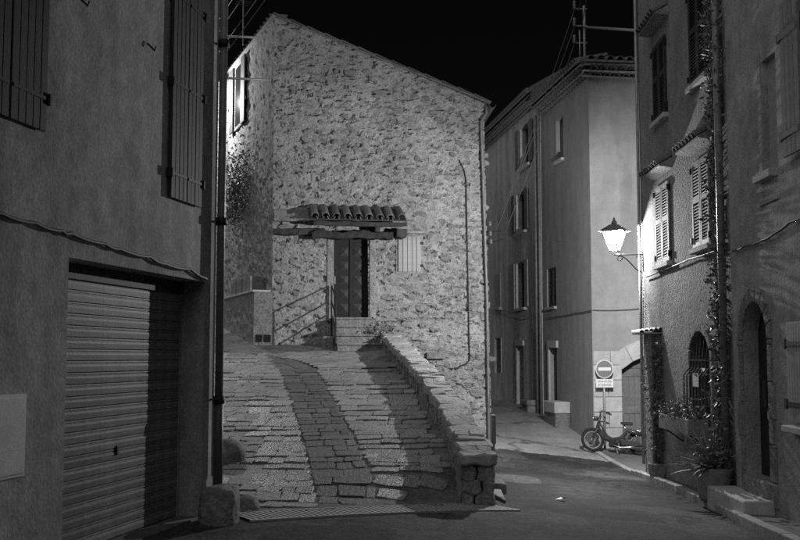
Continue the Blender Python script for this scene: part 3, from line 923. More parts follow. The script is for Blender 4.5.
PVW = variant_meshes('paving_stone', PV, M_COBW)
PVD = variant_meshes('paving_stone', PV, M_COBD)
pav = []
def add_pav(x, y, w, l, ang, dark):
    if x + w / 2 > xpar(y) + .02 and y < 25: return
    if y - l / 2 < ybot(x) + .12 + (.28 if x > -.3 else 0): return
    if y > 10 and (x / y) * F + 400 < 195: return
    pav.append((x, y, w, l, ang, dark))
y = 11.2
row = 0
while y < 23.6:                                   # left and right bands
    l = random.uniform(.22, .36) * (1 if y < 17 else 1.25)
    yc = y + l / 2
    for side in (-1, 1):
        if side == 1 and yc > 21.8: continue
        o_ = .40
        lim = 4.5 if side == -1 else 4.2
        first = True
        while o_ < lim:
            w = random.uniform(.16, .40) if side == 1 else random.uniform(.15, .34)
            if yc > 17: w *= 1.3
            x = xc(min(yc, 21.5)) + side * (o_ + w / 2)
            if yc > 21.5 and side == -1: x -= .25 * (yc - 21.5)
            add_pav(x, yc + .10 * math.sin(x * 1.3 + row) + .05 * (x - xc(yc)) * side * .4 + random.uniform(-.03, .03), w - random.uniform(.0, .02), l - random.uniform(.0, .02), random.uniform(-.12, .12), False)
            o_ += w
    y += l; row += 1
# channel: follows its own curve
pts = [Vector((xc(t), t, 0)) for t in np.arange(11.4, 24.6, .05)]
s = 0; i = 0
acc = [0]
for a, b in zip(pts, pts[1:]): acc.append(acc[-1] + (b - a).length)
def at_s(s):
    k = min(range(len(acc)), key=lambda q: abs(acc[q] - s)); k2 = min(k + 4, len(pts) - 1); k1 = max(k2 - 8, 0)
    return pts[k], (pts[k2] - pts[k1]).normalized()
s = .1
while s < acc[-1] - .3:
    l = random.uniform(.22, .4)
    c, t = at_s(s + l / 2)
    nrm = Vector((t.y, -t.x, 0))
    o_ = -.36
    while o_ < .33:
        w = random.uniform(.2, .4)
        if .36 - (o_ + w) < .12: w = .36 - o_
        q = c + nrm * (o_ + w / 2)
        add_pav(q.x, q.y + random.uniform(-.03, .03), w - .025, l - .025, math.atan2(-t.x, t.y) + random.uniform(-.1, .1), True)
        o_ += w
    s += l
def seen(p): 
    Y = p[1]; return p[2] * p[3] / (Y * Y * Y) * (0 if (p[0] / Y) * F + 400 < 222 else 1)
pav.sort(key=lambda p: -seen(p))
restL, restD = MB(), MB()
eps = .05
for k, (x, y, w, l, ang, dark) in enumerate(pav):
    z = zr(x, y)
    sx = (zr(x + eps, y) - zr(x - eps, y)) / (2 * eps); sy = (zr(x, y + eps) - zr(x, y - eps)) / (2 * eps)
    ex = Vector((1, 0, sx)).normalized(); ey = Vector((0, 1, sy)).normalized(); ez = ex.cross(ey)
    ez = (ez + Vector((random.uniform(-.02, .02), random.uniform(-.025, .025), 0))).normalized()
    ex = (ex - ez * ex.dot(ez)).normalized(); ey = ez.cross(ex)
    ca, sa = math.cos(ang), math.sin(ang)
    ax = (ex * ca + ey * sa) * w * 1.02; ay = (ey * ca - ex * sa) * l * random.uniform(.92, 1.08)
    dz = .038
    pos = Vector((x, y, z - .034 + random.uniform(-.005, .007) - (.006 if dark else 0)))
    if k < 300: place('paving_stone', (PVD if dark else PVW if (-1.05 < x - xc(y) < -.38 and 12.6 < y < 18.2) else PVL)[k % 16], ramp, pos, ax, ay, ez * dz)
    else: joined(restD if dark else restL, PV[k % 16], pos, ax, ay, ez * dz)
if restL.v: restL.build('far_paving_stones', M_COB, ramp)['kind'] = 'stuff'
if restD.v: restD.build('far_channel_stones', M_COBD, ramp)['kind'] = 'stuff'

# a few field stones lying by the corner
for k, (px, py, sx, sz, lab) in enumerate(((243, 497, .34, .16, 'flat boulder bedded beside the end of the drain grate'), (229, 440, .42, .3, 'weathered boulder against the downpipe on the ramp edge'))):
    Y = 11.7 if k == 0 else 14.0
    q = P(px, py, Y); zz = zr(q.x, q.y)
    m_ = rock((q.x, q.y, zz + sz * .15), sx * .55, sx * .5, sz * .8, 7.0 + k, .3)
    o = m_.build('boulder', M_CUTD, None, True)
    tag(o, lab, 'stone')

# ------------------------------------------------------------------ parapet
ppath = []
for yy in np.arange(12.75, 24.95, .1): ppath.append((xpar(yy), float(yy)))
PW, PH = .37, .37
pp = empty('parapet_wall', (xpar(18) + .2, 18, gz(1, 18)), 'curved rubble parapet with rough coping along the ramp', 'wall')
core = MB()
ring = []
for (x, y) in ppath:
    zt = max(zr(x - .2, y), ramp_plane(y)) + PH - .06
    zb = gz(x + .5, y) - .2
    ring.append([(x + .03, y, zb), (x + PW - .03, y, zb), (x + PW - .03, y, zt), (x + .03, y, zt)])
for r_ in ring: core.v += r_
for i in range(len(ring) - 1):
    for j in range(4):
        core.f.append((i * 4 + j, i * 4 + (j + 1) % 4, (i + 1) * 4 + (j + 1) % 4, (i + 1) * 4 + j))
core.f.append((3, 2, 1, 0)); k_ = (len(ring) - 1) * 4; core.f.append((k_, k_ + 1, k_ + 2, k_ + 3))
core.build('core', M_JOINT, pp)
CV = variant_meshes('coping_stone', stone_variants(12, 10, (.75, .97, 1.0), True, rim=.9, jit=.08), M_CAP)
y = 12.7
k = 0
while y < 24.7:
    l = random.uniform(.2, .36)
    yc = y + l / 2; x = xpar(yc)
    zt = max(zr(x - .2, yc), ramp_plane(yc)) + PH
    sy = .1455; dxdy = (xpar(yc + .2) - xpar(yc - .2)) / .4
    ey = Vector((dxdy, 1, sy)).normalized(); ex = Vector((1, 0, 0)); ex = (ex - ey * ex.dot(ey)).normalized(); ez = ex.cross(ey)
    ez = (ez + Vector((random.uniform(-.08, .08), random.uniform(-.08, .08), 0))).normalized()
    ex = (ex - ez * ex.dot(ez)).normalized(); ey = ez.cross(ex)
    if random.random() < .65:
        place('coping_stone', CV[k % 12], pp, Vector((x + PW / 2, yc, zt - .07 + random.uniform(-.01, .012))), ex * (PW + random.uniform(.0, .07)), ey * (l * 1.03), ez * .085)
    else:
        f_ = random.uniform(.4, .6)
        for (c0, ww) in ((f_ / 2, f_), (f_ + (1 - f_) / 2, 1 - f_)):
            place('coping_stone', CV[(k + 3) % 12], pp, Vector((x + PW * c0, yc, zt - .07 + random.uniform(-.012, .015))), ex * (PW * ww + .02), ey * (l * 1.03), ez * .085)
    y += l; k += 1
FV = variant_meshes('face_stone', stone_variants(10, 10, (.7, .95, 1.0), True, rim=.88), M_RUBBLE)
y = 12.72
while y < 24.6:                                  # inner face
    zlow = 0
    for r_ in range(2):
        yy = y + random.uniform(0, .1); l = random.uniform(.2, .36)
        x = xpar(yy); zlo = zr(x - .2, yy) - .02; fh = (max(zr(x - .2, yy), ramp_plane(yy)) + PH - .06 - zlo - .02) / 2; zt = zlo + (r_ + .5) * fh
        place('face_stone', FV[k % 10], pp, Vector((x + .025, yy + l / 2, zt + .1455 * l / 2)), Vector((-.14 * 0, -l * .98, -.1455 * l)), Vector((0, 0, fh * .98)), Vector((-.045, 0, 0)))
        k += 1
    y += l
def rough_block(x0, x1, y0, y1, z0, z1, j_=.018):
    mb = MB(); n = 5
    c = Vector(((x0 + x1) / 2, (y0 + y1) / 2, (z0 + z1) / 2)); h = Vector(((x1 - x0) / 2, (y1 - y0) / 2, (z1 - z0) / 2))
    idx = {}
    def vid(a, b, d):
        k = (a, b, d)
        if k not in idx:
            q = Vector((a, b, d)); p_ = Vector((c.x + h.x * a, c.y + h.y * b, c.z + h.z * d))
            e = sum(abs(v) > .99 for v in q)
            p_ += Vector((nz(p_.x * 9, p_.y * 9, p_.z * 9), nz(p_.x * 9 + 5, p_.y * 9, p_.z * 9), nz(p_.x * 9, p_.y * 9 + 5, p_.z * 9))) * j_ * 1.6
            if e >= 2: p_ -= Vector((h.x * a, h.y * b, h.z * d)).normalized() * j_ * (e - 1)
            idx[k] = len(mb.v); mb.v.append(tuple(p_))
        return idx[k]
    g = [-1 + 2 * i / n for i in range(n + 1)]
    for axis in range(3):
        for sgn in (-1, 1):
            for i in range(n):
                for k in range(n):
                    quad = []
                    for (da, db) in ((0, 0), (1, 0), (1, 1), (0, 1)):
                        co = [0, 0, 0]; co[axis] = sgn; co[(axis + 1) % 3] = g[i + da]; co[(axis + 2) % 3] = g[k + db]
                        quad.append(vid(*co))
                    mb.f.append(tuple(quad if sgn > 0 else quad[::-1]))
    return mb
xe = xpar(12.7); ze = ramp_plane(12.75) + PH
zg = gz(1.2, 12.6)
rough_block(xe - .03, xe + PW + .05, 12.55, 13.15, ze - .12, ze + .015).build('end_cap', M_CAP, pp)
hh = (ze - .12 - zg) / 3
for r_ in range(3):
    sp = xe + PW * (.38, .62, .45)[r_]
    z0_ = zg - .06 + r_ * hh + .02 if r_ else zg - .1
    rough_block(xe, sp - .006, 12.62, 12.95, z0_, zg + (r_ + 1) * hh - .006).build('end_stone', M_CUTD, pp)
    rough_block(sp + .006, xe + PW + .01, 12.60, 12.95, z0_, zg + (r_ + 1) * hh - .006).build('end_stone', M_CUTD, pp)
for r_ in range(5):
    zc = -.12 + r_ * .135
    yy = 12.95
    while yy < 16:
        l = random.uniform(.22, .4)
        place('face_stone', FV[k % 10], pp, Vector((xpar(yy) + PW - .03, yy + l / 2, zc + .08 * (yy - 12.7))), Vector((0, l, .05)), Vector((0, 0, .13)), Vector((.045, 0, 0))); k += 1
        yy += l

# steps to the studded door
st = empty('door_steps', WSH.pt((dU0 + dU1) / 2, dZ0 - .7, .6), 'worn stone steps rising to the studded door', 'steps')
nst = 4; zfoot = zr(-1.2, 24.4) - .05
rise = (dZ0 - zfoot) / nst
for k in range(nst):
    d1 = .45 + k * .3
    bk_ = -.28 if k == 0 else .45 + (k - 1) * .3 + .001
    MB().wbox(WSH, dU0 - .02, dU1 + .03 + k * .06, zfoot - .1, dZ0 - k * rise - .05, bk_, d1 - .035).wbox(WSH, dU0 - .03, dU1 + .04 + k * .06, dZ0 - k * rise - .049, dZ0 - k * rise, bk_ + .002, d1).build('step', M_CUTD, st, bevel=.012)
# dark block left of the steps, standing in for the shadow there
MB().wbox(WSH, dU0 - .3, dU0 - .03, zfoot - .2, zfoot + .38, .02, .6).build('shadow_block', M_RUBBLE2, st, bevel=.05)
# railing: runs out from the wall along the steps
rl = empty('handrail', WSH.pt(dU0 - .05, zfoot, .6), 'thin iron handrail beside the worn door steps', 'railing')
ru = dU0 - .055
rz = dZ0
rail_top = lambda d: rz + .78 - .33 * max(0, d - .1)
for d in (.12, 1.28):
    MB().tube([WSH.pt(ru, zfoot - .02 if d > 1 else zfoot + .3, d), WSH.pt(ru, rail_top(d), d)], .02, 8).build('post', M_IRON, rl)
for dz in (0, .38, .68):
    MB().tube([WSH.pt(ru, rail_top(.12) - dz, .12), WSH.pt(ru, rail_top(1.28) - dz, 1.28)], .017, 8).build('rail', M_IRON, rl)

# ------------------------------------------------------------------ drain grate
ga = gz_hit(241, 518); gb = gz_hit(506, 507.5)
gd = Vector((gb.x - ga.x, gb.y - ga.y, gb.z - ga.z)); gl = gd.length; ga3 = gd.normalized(); gnn = Vector((-ga3.y, ga3.x, 0)).normalized()
gr = empty('drain_grate', (ga + gb) / 2, 'long steel drain grate across the foot of the ramp', 'grate')
def gp(s, w, dz): 
    q = ga + ga3 * s + gnn * w
    return Vector((q.x, q.y, gz(q.x, q.y) + dz))
mb = MB(); K = 14
for k in range(K):
    a, b = gl * k / K, gl * (k + 1) / K
    mb.poly([gp(a, -.26, .006), gp(b, -.26, .006), gp(b, .26, .006), gp(a, .26, .006)])
mb.build('channel', M_DARK, gr)  # black sheet just under the bars, stands in for the drain's shaded depth
for w in (-.28, .28):
    mb = MB()
    for k in range(K):
        a, b = gl * k / K, gl * (k + 1) / K
        mb.hexa([gp(a, w - .022, -.03), gp(b, w - .022, -.03), gp(b, w + .022, -.03), gp(a, w + .022, -.03), gp(a, w - .022, .010), gp(b, w - .022, .010), gp(b, w + .022, .010), gp(a, w + .022, .010)])
    mb.build('side_rail', M_STEEL, gr)
nb = 52
for k in range(nb):
    s0 = gl * (k + .1) / nb; s1 = s0 + gl / nb * .36
    sk = -.02
    h0, h1 = .0062, .0075
    MB().hexa([gp(s0 - sk, -.255, h0), gp(s1 - sk, -.255, h0), gp(s1 + sk, .255, h0), gp(s0 + sk, .255, h0), gp(s0 - sk, -.255, h1), gp(s1 - sk, -.255, h1), gp(s1 + sk, .255, h1), gp(s0 + sk, .255, h1)]).build('bar', M_GALV, gr)

# low block, kerb wedge and thin marker post beyond the parapet end
q = P(496, 487, 15.0)
o = MB().hexa([(q.x - .1, 14.7, gz(1.3, 15) - .1), (q.x + .13, 14.7, gz(1.3, 15) - .1), (q.x + .13, 15.2, gz(1.3, 15) - .1), (q.x - .1, 15.2, gz(1.3, 15) - .1), (q.x - .1, 14.72, gz(1.3, 15) + .15), (q.x + .12, 14.72, gz(1.3, 15) + .13), (q.x + .12, 15.2, gz(1.3, 15) + .13), (q.x - .1, 15.2, gz(1.3, 15) + .15)]).build('low_block', M_CUTD, None, bevel=.02)
tag(o, 'small dark stone block outside the parapet end', 'stone')
e0 = gz_hit(491, 496); e1 = gz_hit(506, 503); e2 = gz_hit(498, 487); e3 = gz_hit(490, 487)
mb = MB()
bot = [Vector((v.x, v.y, v.z - .05)) for v in (e0, e1, e2, e3)]; top = [Vector((v.x, v.y, v.z + h)) for v, h in zip((e0, e1, e2, e3), (.05, .03, .08, .09))]
o = mb.hexa(bot + top).build('kerb_wedge', M_PAVE, None, bevel=.012)
tag(o, 'pale wedge of kerb concrete by the drain grate end', 'kerb')
mp = P(494, 477, 16.2); mz = gz(mp.x, 16.2)
pk = empty('marker_post', (mp.x, 16.2, mz), 'thin marker post with a narrow plate beside the parapet', 'post')
MB().tube([(mp.x, 16.2, mz - .05), (mp.x, 16.2, mz + 1.05)], .018, 8).build('post', M_STEEL, pk)
MB().box(mp.x - .03, mp.x + .03, 16.13, 16.45, mz + .62, mz + 1.05).build('plate', M_ZINC, pk, bevel=.006)

# ================================================================== FAR HOUSES
def genoise(parent, W, u0, u1, z, rows=2, pitch=.21, parts=True, m=M_TILE):
    """rows of half round tile ends corbelled under the eave"""
    stuff = MB()
    for r_ in range(rows):
        d = .10 + .13 * r_; zz = z + r_ * .15
        n = max(1, int((u1 - u0) / pitch))
        for k in range(n):
            u = u0 + (k + .5 + .5 * (r_ % 2)) * (u1 - u0) / n
            if u > u1 - .02: continue
            a, b = W.pt(u, zz + .0, d), W.pt(u, zz + .0, -.02)
            if parts: MB().halftile(a, b, (0, 0, 1), .095, .095, 6, .016).build('corbel_tile', m, parent)
            else: stuff.halftile(a, b, (0, 0, 1), .095, .095, 5, .016)
        MB().wbox(W, u0, u1, zz + .098, zz + .146, -.02, d + .01).build('corbel_course', M_CUT, parent)
    zz = z + rows * .15
    n = max(1, int((u1 - u0) / pitch))
    for k in range(n):
        u = u0 + (k + .5) * (u1 - u0) / n
        a, b = W.pt(u, zz + .06, .10 + .13 * rows), W.pt(u, zz + .25, -.5)
        if parts: MB().halftile(a, b, (0, 0, 1), .1, .09, 6, .016).build('eave_tile', m, parent)
        else: stuff.halftile(a, b, (0, 0, 1), .1, .09, 5, .016)
    MB().wbox(W, u0, u1, zz + .0, zz + .05, -.3, .08 + .13 * rows).build('eave_board', M_CUTD, parent)
    if stuff.v: stuff.build('eave_tiles', m, parent)['kind'] = 'stuff'

def side_window(parent, W, px0, px1, py0, py1, style):
    """window on a receding street wall: pixel box of its near edge centre"""
    pm, pym = (px0 + px1) / 2, (py0 + py1) / 2
    ua = W.U(px1, pym); ub = W.U(px0, pym)
    z1 = W.hit(pm, py0)[1]; z0 = W.hit(pm, py1)[1]
    return min(ua, ub), max(ua, ub), z0, z1

Cr = empty('end_house', WCE.pt(2, -.5), 'smooth rendered house with the stone arched wooden gate', 'house')
uCD = WC.U(542, 250)
zC = WCE.hit(600, 77)[1]
au0 = WCE.U(622, 400); az1 = WCE.hit(650, 354)[1]
arch = (au0, au0 + 2.3, -1.2, az1 + .03, .3, .42)
winC = side_window(None, WC, 547, 556, 268, 307, 0)
winCu = side_window(None, WC, 556, 563, 118, 160, 0)
doorC = side_window(None, WC, 550.5, 557, 348, 405, 0)
mb = MB()
wall_face(mb, WCE, 0, 7, -1.2, zC, [arch])
hs = [(winC[0], winC[1], winC[2], winC[3], .12, 0), (winCu[0], winCu[1], winCu[2], winCu[3], .2, 0), (doorC[0], doorC[1], -1.0, doorC[3], .2, 0)]
wall_face(mb, WC, 0, uCD, -1.2, zC, hs)
mb.poly([WCE.pt(0, zC), WCE.pt(7, zC), WCE.pt(7, zC) + WC.a * uCD, WC.pt(uCD, zC)])
mb.poly([WCE.pt(7, -1.2), WCE.pt(7, zC), WCE.pt(7, zC) + WC.a * uCD, WCE.pt(7, -1.2) + WC.a * uCD])
mb.build('wall', M_CREAM, Cr)
for h in hs:
    MB().wbox(WC, h[0], h[1], h[2], h[3], -h[4] - .03, -h[4] + .002).build('recess', M_DARK, Cr)
louver_shutter(Cr, WC, winC[0] + .02, winC[1] - .02, winC[2], winC[3], -.07, M_WOODD)
wi = empty('upper_window', WC.pt(winCu[0], winCu[2]), parent=Cr)
MB().wbox(WC, winCu[0] + .01, winCu[0] + .35, winCu[2], winCu[3], -.15, -.11).build('pane', M_WOODL, wi)
MB().wbox(WC, winCu[0] - .05, winCu[1] + .05, winCu[2] - .07, winCu[2] - .002, -.1, .08).build('sill', M_CUT, wi)
MB().wbox(WC, winC[0] - .05, winC[1] + .05, winC[2] - .07, winC[2] - .002, -.05, .08).build('sill', M_CUT, Cr)
ds = empty('street_door', WC.pt(doorC[0], doorC[2]), parent=Cr)
MB().wbox(WC, doorC[0] - .15, doorC[1] + .15, doorC[3] + .002, doorC[3] + .2, -.02, .06).build('lintel', M_CUT, ds, bevel=.01)
MB().wbox(WC, doorC[1] + .002, doorC[1] + .16, doorC[2] - .2, doorC[3], -.02, .05).build('jamb', M_CUT, ds, bevel=.01)
MB().wbox(WC, doorC[0] + .02, doorC[1] - .02, doorC[2] - .2, doorC[3], -.19, -.15).build('leaf', M_WOODD, ds)
# roof and génoise
rfC = empty('roof', WCE.pt(2, zC), parent=Cr)
MB().hexa([WCE.pt(-.3, zC + .3, .3), WCE.pt(7, zC + .3, .3), WCE.pt(7, zC + .3, .3) + WC.a * (uCD + .3), WCE.pt(-.3, zC + .3, .3) + WC.a * (uCD + .3),
           WCE.pt(-.3, zC + .36, .3), WCE.pt(7, zC + .36, .3), WCE.pt(7, zC + 1.2, .3) + WC.a * (uCD + .3), WCE.pt(-.3, zC + .9, .3) + WC.a * (uCD + .3)]).build('slope', M_TILE, rfC)
genoise(rfC, WCE, -.15, 2.6, zC, 2, .24, True)
genoise(rfC, WC, -.1, uCD, zC, 2, .22, False)
# gutter with downpipe in the corner behind the near house
gt0 = WCE.pt(-.2, zC - .04, .12); 
MB().tube([WCE.pt(-.2, zC - .03, .1), WCE.pt(WCE.U(641, 77), zC - .03, .1), WCE.pt(WCE.U(643.5, 80), zC - .15, .1), WCE.pt(WCE.U(643.5, 80), zC - 3, .1), WCE.pt(WCE.U(643.5, 80), .5, .1)], .035, 8).build('downpipe', M_ZINC, Cr, True)
# stone dressing round the gate
dzs = empty('gate_surround', WCE.pt(.4, -.5), parent=Cr)
zsp = az1 + .03 - .42
zq = -.7; k = 0
qtop = WCE.hit(600, 351)[1]
rows_px = [445, 428, 412, 397, 380, 365, 351]
zr_rows = [WCE.hit(605, y_)[1] for y_ in rows_px]; zr_rows[0] = -.75
for a, b in zip(zr_rows, zr_rows[1:]):
    sp = au0 * random.uniform(.4, .62) if k % 2 else au0 * .99
    segs = [(.012, sp - .006), (sp + .006, au0 - .004)] if sp < au0 * .9 else [(.012, au0 - .004)]
    for (p0, p1) in segs:
        top_ = min(b, 9)
        MB().wbox(WCE, p0, p1, a + .005, top_ - .005, -.02, .035).build('quoin', M_CUT, dzs, bevel=.012)
    k += 1
half = 1.15; rad = (half * half + .42 * .42) / (2 * .42); zc_ = az1 + .03 - rad; uc = au0 + half
a0 = math.asin(half / rad)
for k in range(7):
    t0 = -a0 + 2 * a0 * k / 7 + .004; t1 = -a0 + 2 * a0 * (k + 1) / 7 - .004
    def ap(t, r): return (uc + r * math.sin(t), zc_ + r * math.cos(t))
    q = [ap(t0, rad + .004), ap(t1, rad + .004), ap(t1, rad + .42), ap(t0, rad + .42)]
    MB().hexa([WCE.pt(u, z, -.02) for u, z in q] + [WCE.pt(u, z, .036) for u, z in q]).build('voussoir', M_CUT, dzs, bevel=.012)
# wooden gate
wg = empty('wooden_gate', WCE.pt(uc, -.7, -.2), parent=Cr)
MB().wbox(WCE, au0 - .05, au0 + 2.35, -1.2, az1 + .05, -.31, -.27).build('backing', M_WOODM, wg)
gzs = [WCE.hit(630, y_)[1] for y_ in (455, 445, 414, 409, 376, 372)]
for leaf in range(2):
    b0_ = au0 + leaf * 1.15
    for (ua, ub) in ((b0_ + .005, b0_ + .13), (b0_ + 1.02, b0_ + 1.145)):
        MB().wbox(WCE, ua, ub, -.8, zsp + .12, -.268, -.225).build('stile', M_WOODM, wg, bevel=.008)
    for (za, zb) in ((-.8, gzs[1]), (gzs[2], gzs[3] + .06), (gzs[4] - .02, gzs[5] + .08)):
        MB().wbox(WCE, b0_ + .131, b0_ + 1.019, za, zb, -.268, -.228).build('rail', M_WOODM, wg, bevel=.008)
    for (za, zb) in ((gzs[1], gzs[2]), (gzs[3] + .06, gzs[4] - .02)):
        for k in range(6):
            ua = b0_ + .135 + k * .147
            MB().wbox(WCE, ua, ua + .141, za, zb, -.268, -.25).build('plank', M_WOODM, wg, bevel=.004)
    for k in range(7):
        ua = b0_ + .01 + k * .162
        MB().wbox(WCE, ua, ua + .155, gzs[5] + .085, az1 + .0, -.268, -.24).build('plank', M_WOODM, wg, bevel=.004)

# next house up the street
WD = Wall(*(WC.pt(uCD + .02, 0, .05)).xy, -.139, 1)
if WD.n.x > 0: WD.n = -WD.n
Dr = empty('street_house', WD.pt(4, .1), 'grey rendered street house with shuttered windows seen past the downpipes', 'house')
uDe = WD.U(480, 250)
zD0 = WD.hit(535, 106)[1]
wins = [side_window(None, WD, 495.5, 501, 274, 308, 0), side_window(None, WD, 516, 526, 262, 308, 0), side_window(None, WD, 516, 526, 192, 232, 0), side_window(None, WD, 520, 530, 125, 166, 0),
        side_window(None, WD, 495, 501.5, 338, 373, 0)]
door = side_window(None, WD, 517, 523.5, 346, 406, 0); door2 = side_window(None, WD, 535.5, 541, 333, 408, 0)
slit = side_window(None, WD, 534.5, 537.5, 250, 281, 0)
hs = [(w[0], w[1], w[2], w[3], .2, 0) for w in wins] + [(door[0], door[1], -.6, door[3], .25, 0), (door2[0], door2[1], -.6, door2[3], .3, 0), (slit[0], slit[1], slit[2], slit[3], .2, 0)]
mb = MB()
wall_face(mb, WD, 0, uDe + 6, -1.0, zD0, hs)
mb.poly([WD.pt(0, -1), WD.pt(0, zD0), WD.pt(0, zD0, -6), WD.pt(0, -1, -6)])
mb.poly([WD.pt(0, zD0), WD.pt(uDe + 6, zD0), WD.pt(uDe + 6, zD0, -6), WD.pt(0, zD0, -6)])
mb.build('wall', M_GREYR, Dr)
for h in hs:
    MB().wbox(WD, h[0], h[1], h[2], h[3], -h[4] - .03, -h[4] + .002).build('recess', M_DARK, Dr)
for k, w in enumerate(wins[:4]):
    wi = empty('window', WD.pt(w[0], w[2]), parent=Dr)
    MB().wbox(WD, w[0] - .08, w[1] + .08, w[2] - .08, w[2] - .002, -.1, .1).build('sill', M_CUT, wi)
    if k == 0:
        for l in range(4):
            ww = (w[1] - w[0]) / 4
            MB().wbox(WD, w[0] + l * ww, w[0] + (l + 1) * ww - .01, w[2], w[3], -.02, .03).build('board', M_WOODL, wi)
    else:
        # leaves folded back against the wall
        for (ua, ub) in ((w[0] - .4, w[0] - .02), (w[1] + .02, w[1] + .4)):
            MB().wbox(WD, ua, ub, w[2], w[3], .03, .065).build('shutter', M_WOODM if k != 1 else M_WOODL, wi, bevel=.006)
        MB().wbox(WD, (w[0] + w[1]) / 2 - .025, (w[0] + w[1]) / 2 + .025, w[2], w[3], -.18, -.13).build('mullion', M_WOODL, wi)
wi = empty('window', WD.pt(wins[4][0], wins[4][2]), parent=Dr)
w = wins[4]
MB().wbox(WD, w[0] - .06, w[0], w[2], w[3], -.02, .03).build('surround', M_CUT, wi)
MB().wbox(WD, w[1], w[1] + .06, w[2], w[3], -.02, .03).build('surround', M_CUT, wi)
for dd in (door, door2):
    ds = empty('street_door', WD.pt(dd[0], dd[2]), parent=Dr)
    MB().wbox(WD, dd[0] - .12, dd[1] + .12, dd[3] + .002, dd[3] + .16, -.02, .05).build('lintel', M_CUT, ds, bevel=.01)
    MB().wbox(WD, dd[1] + .002, dd[1] + .12, -.4, dd[3], -.02, .04).build('jamb', M_CUTD, ds, bevel=.01)
    MB().wbox(WD, dd[0], dd[1], -.4, dd[3], -.24, -.2).build('leaf', M_WOODD, ds)
rfD = empty('roof', WD.pt(3, zD0), parent=Dr)
MB().hexa([WD.pt(-.2, zD0 + .3, .3), WD.pt(uDe + 6, zD0 + .3, .3), WD.pt(uDe + 6, zD0 + .3, -6), WD.pt(-.2, zD0 + .3, -6), WD.pt(-.2, zD0 + .36, .3), WD.pt(uDe + 6, zD0 + .36, .3), WD.pt(uDe + 6, zD0 + 1.6, -6), WD.pt(-.2, zD0 + 1.6, -6)]).build('slope', M_TILE, rfD)
genoise(rfD, WD, 0.0, uDe + 5, zD0, 2, .22, False)
for px, rr in ((541, .05), (544.5, .04)):
    u = WC.U(px, 250)
    MB().tube([WC.pt(u, zC + .05, .14), WC.pt(u, 4.2, .14), WC.pt(u, -.1, .14)], rr, 8).build('downpipe', M_ZINC, Dr, True)
# stone blocks against the wall
q = WC.pt(WC.U(562, 420), 0, .3)
def sblock(px0, px1, py0, py1, dist, name, lab, cap):
    ua, ub = sorted((WC.U(px0, py1), WC.U(px1, py1)))
    uc_ = (ua + ub) / 2
    c = WC.pt(uc_, 0, dist / 2); zg = gz(c.x, c.y)
    hgt = (py1 - py0) / F * c.y
    r_ = empty(name, (c.x, c.y, zg), lab, 'stone bench')
    MB().wbox(WC, ua, ub, zg - .15, zg + hgt * .5, .01, dist).build('base', M_CUTD, r_, bevel=.03)
    MB().wbox(WC, ua - .03, ub + .03, zg + hgt * .5 + .002, zg + hgt, .012, dist + .03).build('seat_slab', cap, r_, bevel=.03)
sblock(560, 571, 406, 429, .42, 'stone_bench', 'thick pale stone bench against the smooth house wall', M_CUT)
sblock(534.5, 541, 403, 414, .4, 'stone_bench', 'low darker stone bench beside the paired downpipes', M_CUTD)

# ================================================================== RIGHT HOUSES
uEF = WE.U(734, 300)
uFe = -16.0
def wbx(px0, px1, py0, py1):
    """box on the right wall: py at the centre column"""
    pm = (px0 + px1) / 2; pym = (py0 + py1) / 2
    ua, ub = sorted((WE.U(px0, pym), WE.U(px1, pym)))
    return ua, ub, WE.hit(pm, py1)[1], WE.hit(pm, py0)[1]
ZTOP = 11.0
up1 = wbx(654.5, 667, 41, 119); up2 = wbx(690.5, 708, -20, 81)
lo1 = wbx(657.5, 671, 184, 263); lo2 = wbx(694.5, 711.5, 158, 246)
aw = wbx(691, 711.5, 331, 428)
Er = empty('corner_house', WE.pt(-2.5, -.5), 'rough stuccoed corner house with louvered shutters carrying the lantern', 'house')
mb = MB()
wall_face(mb, WE, uEF, 0, -1, ZTOP, [(aw[0], aw[1], aw[2], aw[3], .22, .3)])
p = WE.pt
mb.poly([p(0, -1), p(0, ZTOP), p(0, ZTOP, -6), p(0, -1, -6)])
mb.poly([p(uEF, ZTOP), p(0, ZTOP), p(0, ZTOP, -6), p(uEF, ZTOP, -6)])
mb.build('wall', M_STUCCO, Er)
for nm, w, m_, dk in (('upper_window', up1, M_WOODD, 1), ('upper_window', up2, M_WOODD, 1), ('lower_window', lo1, M_WOODL, 0), ('lower_window', lo2, M_WOODL, 0)):
    wi = empty(nm, WE.pt(w[0], w[2]), parent=Er)
    louver_shutter(wi, WE, w[0], w[1], w[2], w[3], .012, m_)
    for c in list(wi.children): pass
    MB().wbox(WE, w[0] - .06, w[1] + .06, w[2] - .09, w[2] - .005, -.02, .1).build('sill', M_CUT, wi, bevel=.01)
    for uu_ in (w[0] - .03, w[1] - .01):
        for zz in (w[2] + .12, w[3] - .12):
            MB().wbox(WE, uu_, uu_ + .04, zz - .05, zz + .05, .0, .07).build('hinge_pin', M_IRON, wi)
